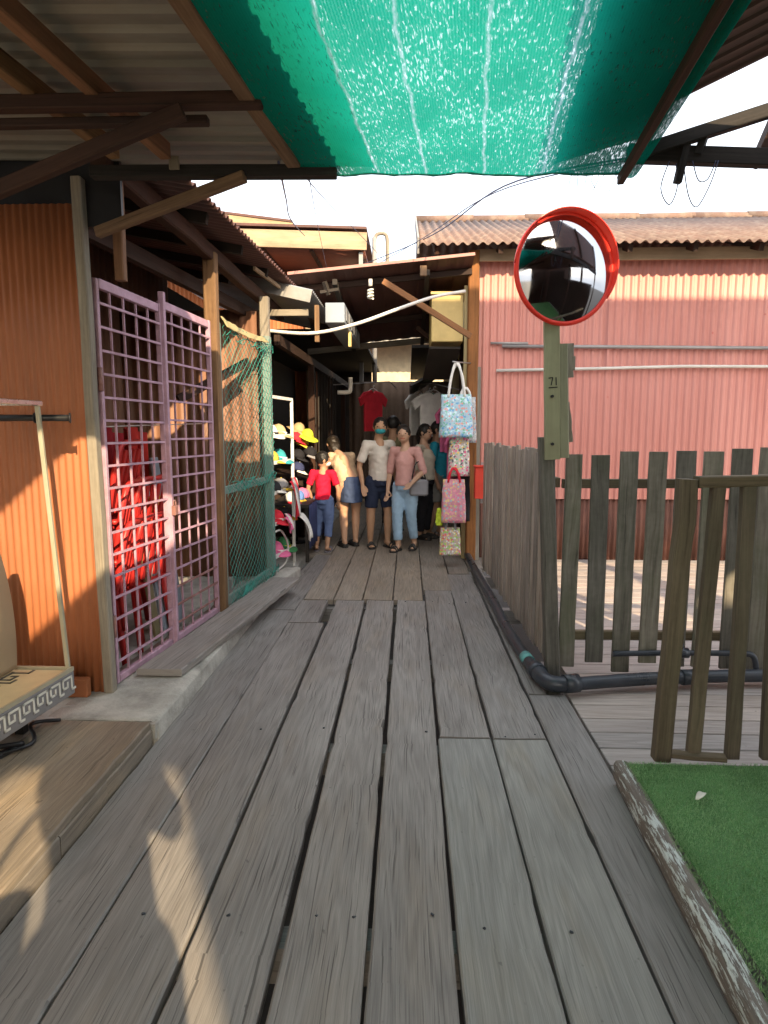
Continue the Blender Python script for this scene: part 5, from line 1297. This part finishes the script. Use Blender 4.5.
man = person('person in white tee shirt, navy shorts and teal face mask walking down the alley', (-.37, 8.15, 0), R(24), 1.66,
    joints(look=R(-22), head=(.006, -.02, .928), kn_l=(.066, -.03, .28), an_l=(.06, -.03, .05), toe_l=(.085, -.12, .018), an_r=(-.06, .03, .05), toe_r=(-.08, -.06, .018), kn_r=(-.066, .0, .28), loose=.004, el_r=(-.15, .02, .63), wr_r=(-.15, -.05, .49)),
    (.44, .26, .16), (.014, .011, .01), fabric('white_cotton', (.62, .58, .52)), fabric('navy_cotton', (.022, .03, .06)), 'sandal', .6, .45, .44, mask=F['teal'])
lady = person('person in pale pink top and light blue jeans walking beside the white tee shirt', (-.03, 7.95, 0), R(-22), 1.57,
    joints(look=R(16), head=(-.01, -.02, .925), kn_r=(-.045, -.055, .285), an_r=(-.04, -.05, .05), toe_r=(-.045, -.145, .018), an_l=(.05, .075, .06), kn_l=(.05, .0, .285), toe_l=(.065, -.01, .02), el_l=(.15, .0, .64), wr_l=(.10, -.11, .55), loose=.006),
    (.50, .31, .21), (.02, .014, .011), fabric('dusty_pink_cotton', (.58, .32, .29)), ldenim, 'sandal', .6, .55, .93, hair_len=1.0, slim=.95)
bagp = thing('hand_bag', 'dark grey handbag carried at the hip of the pink topped person', 'bag', (.13, 7.84, .70))
part('body', MB().block((.02, 7.79, .70), (.25, 7.86, .90)), F['grey'], bagp, .02)
part('strap', MB().tube(smooth([(.05, 7.825, .89), (.09, 7.83, 1.08), (.16, 7.84, 1.10), (.22, 7.825, .89)], 5), .008, 6), F['black'], bagp)
third = person('person in teal shirt and grey shorts standing at the right stall', (.40, 9.0, 0), R(75), 1.62,
    joints(loose=.022, an_l=(.05, -.03, .05), toe_l=(.05, -.12, .018), an_r=(-.05, .05, .05), toe_r=(-.05, -.04, .018), el_l=(.15, -.06, .64), wr_l=(.12, -.19, .6)),
    (.36, .2, .12), (.015, .012, .01), fabric('teal_cotton', (.02, .24, .32)), fabric('grey_cotton', (.2, .19, .17)), 'sandal', .6, .4, .44)
fifth = person('person in olive shirt seen from behind between the white tee shirt and the pink top', (-.22, 9.4, 0), R(170), 1.7,
    joints(), (.42, .25, .16), (.012, .01, .009), fabric('olive_cotton', (.16, .15, .08)), fabric('charcoal_cotton', (.05, .05, .055)), 'shoe', .6, .45, .95)
sixth = person('person in cream blouse standing sideways just past the pink top', (.22, 8.8, 0), R(60), 1.58,
    joints(), (.5, .31, .21), (.016, .012, .01), fabric('cream_cotton', (.55, .5, .4)), fabric('black_cotton_weave', (.025, .025, .03)), 'shoe', .6, .55, .95, hair_len=.7)
fourth = person('person in dark brown shirt and black trousers far down the alley', (-.2, 11.5, 0), R(185), 1.66,
    joints(), (.4, .24, .15), (.014, .011, .01), fabric('dark_brown_cotton', (.13, .07, .045)), fabric('black_cotton', (.02, .02, .024)), 'shoe', .6, .45, .95)

shooter = person('person in dark shirt and long brown skirt standing behind the camera, reflected in the mirror', (.04, -.40, .0), R(180), 1.84,
    joints(el_l=(.11, -.08, .66), el_r=(-.11, -.08, .66), wr_l=(.05, -.13, .79), wr_r=(-.05, -.13, .79), head=(.0, -.01, .92)), (.42, .25, .16), (.014, .011, .01), fabric('dark_grey_cotton', (.06, .06, .065)), fabric('brown_cotton', (.12, .09, .06)), 'shoe', .6, .45, .95, skirt=.32, slim=1.36, hair_len=.8)
sbag = thing('shading_bag', 'unseen canvas bag added at the hip of the person behind the camera', 'bag', (-.26, -.38, .62))
part('body', MB().block((-.46, -.45, .62), (-.22, -.30, 1.10)), F['tan'], sbag, .02)  # bag added and sized to shade the near left boards
part('strap', MB().tube(smooth([(-.34, -.38, 1.09), (-.25, -.38, 1.28), (-.12, -.38, 1.44)], 6), .012, 6), F['tan'], sbag)
del shooter['group']

# ------------------------------------------------------------------ behind the viewer: what the mirror sees and unseen blockers added for shade
bh = thing('shading_house', 'unseen dark timber house front added behind the viewer to shade the walkway', 'house', (5.2, -4.6, -1.2))
part('wall', MB().block((2.10, -4.2, -1.2), (9.0, -4.1, 4.3)), M['beam'], bh)  # unseen wall, height and left edge set by the shade it casts
part('roof', MB().box((2.16, -4.4, 4.34), (9.0, -4.4, 4.34), .5, .07), M['brickroof'], bh)
solo('mirror_darkening_wall', MB().block((4.4, -.6, -1.2), (4.46, 2.4, 2.2)).block((4.4, -3.9, -1.2), (4.455, -.605, 2.9)), M['beam'], 'unseen dark board wall added at the right to darken the mirror reflection', 'wall')  # added to keep bright sky out of the mirror
ph = thing('pale_house', 'pale blue grey house behind the viewer on the left', 'house', (-4.6, -2, -1.2))
part('wall', MB().block((-4.4, -6, -1.2), (-4.2, 2.6, 2.5)), M['palewall'], ph)
part('roof', MB().box((-4.9, -2, 2.8), (-3.4, -2, 2.5), 9, .06), M['greyzinc'], ph)
bb = thing('shading_hoarding', 'unseen hoarding on timber posts at the right, added to shade the pink wall', 'hoarding', (6.3, 1.0, -1.2))
part('board', MB().block((2.5, .95, 3.2), (9.5, 1.0, 6.15)), M['brownroof'], bb)  # unseen board, placed to keep the lower pink wall in shade
for x in (4.9, 8.8): part('post', MB().block((x, 1.02, -1.2), (x + .14, 1.16, 6.1)), M['beam'], bb)

# ------------------------------------------------------------------ light, sky, camera
SUN_EL, AZ = R(24), R(24.5)      # light travels forward and a little to the left
d = V((-math.sin(AZ) * math.cos(SUN_EL), math.cos(AZ) * math.cos(SUN_EL), -math.sin(SUN_EL)))
sun = bpy.data.lights.new('sun', 'SUN'); sun.energy = 3.1; sun.angle = R(.55); sun.color = (1, .77, .48)
so = bpy.data.objects.new('sun', sun); COL.objects.link(so); so.location = (3, -6, 9)
so.rotation_euler = d.to_track_quat('-Z', 'Y').to_euler()
wd = bpy.data.worlds.new('World'); scene.world = wd; wd.use_nodes = True
nt_ = wd.node_tree; bg = nt_.nodes['Background']
sky = nt_.nodes.new('ShaderNodeTexSky'); sky.sky_type = 'NISHITA'; sky.sun_disc = False
sky.sun_elevation = SUN_EL
to_sun = -d
sky.sun_rotation = math.atan2(to_sun.x, to_sun.y)
sky.air_density = 1.0; sky.dust_density = 5.0; sky.ozone_density = .6
tc = nt_.nodes.new('ShaderNodeTexCoord'); nz = nt_.nodes.new('ShaderNodeTexNoise'); nz.inputs['Scale'].default_value = 2.2; nz.inputs['Detail'].default_value = 5
nt_.links.new(tc.outputs['Generated'], nz.inputs['Vector'])
mx = nt_.nodes.new('ShaderNodeMix'); mx.data_type = 'RGBA'; mx.inputs[7].default_value = (4.5, 4.7, 4.95, 1)     # thin bright cloud veil
rg = nt_.nodes.new('ShaderNodeMapRange'); rg.inputs[1].default_value = .3; rg.inputs[2].default_value = .7; rg.inputs[3].default_value = .55; rg.inputs[4].default_value = .9
nt_.links.new(nz.outputs[0], rg.inputs[0]); nt_.links.new(rg.outputs[0], mx.inputs[0]); nt_.links.new(sky.outputs[0], mx.inputs[6])
nt_.links.new(mx.outputs[2], bg.inputs[0]); bg.inputs[1].default_value = .15

cam = bpy.data.cameras.new('camera'); co = bpy.data.objects.new('camera', cam); COL.objects.link(co); scene.camera = co
cam.sensor_fit = 'VERTICAL'; cam.sensor_height = 32; cam.lens = 640 / 1024 * 32; cam.clip_end = 500; cam.clip_start = .02
pitch = math.atan(82 / 640); yaw = math.atan(24 / (640 / math.cos(pitch)))
co.location = (0, 0, 1.5); co.rotation_euler = (math.pi / 2 - pitch, 0, yaw)
vs_ = scene.view_settings; vs_.view_transform = 'Standard'; vs_.look = 'None'; vs_.gamma = 1; vs_.exposure = 1.7; vs_.use_curve_mapping = False
scene.cycles.max_bounces = 10; scene.cycles.diffuse_bounces = 5; scene.cycles.transparent_max_bounces = 16
scene.cycles.use_denoising = True
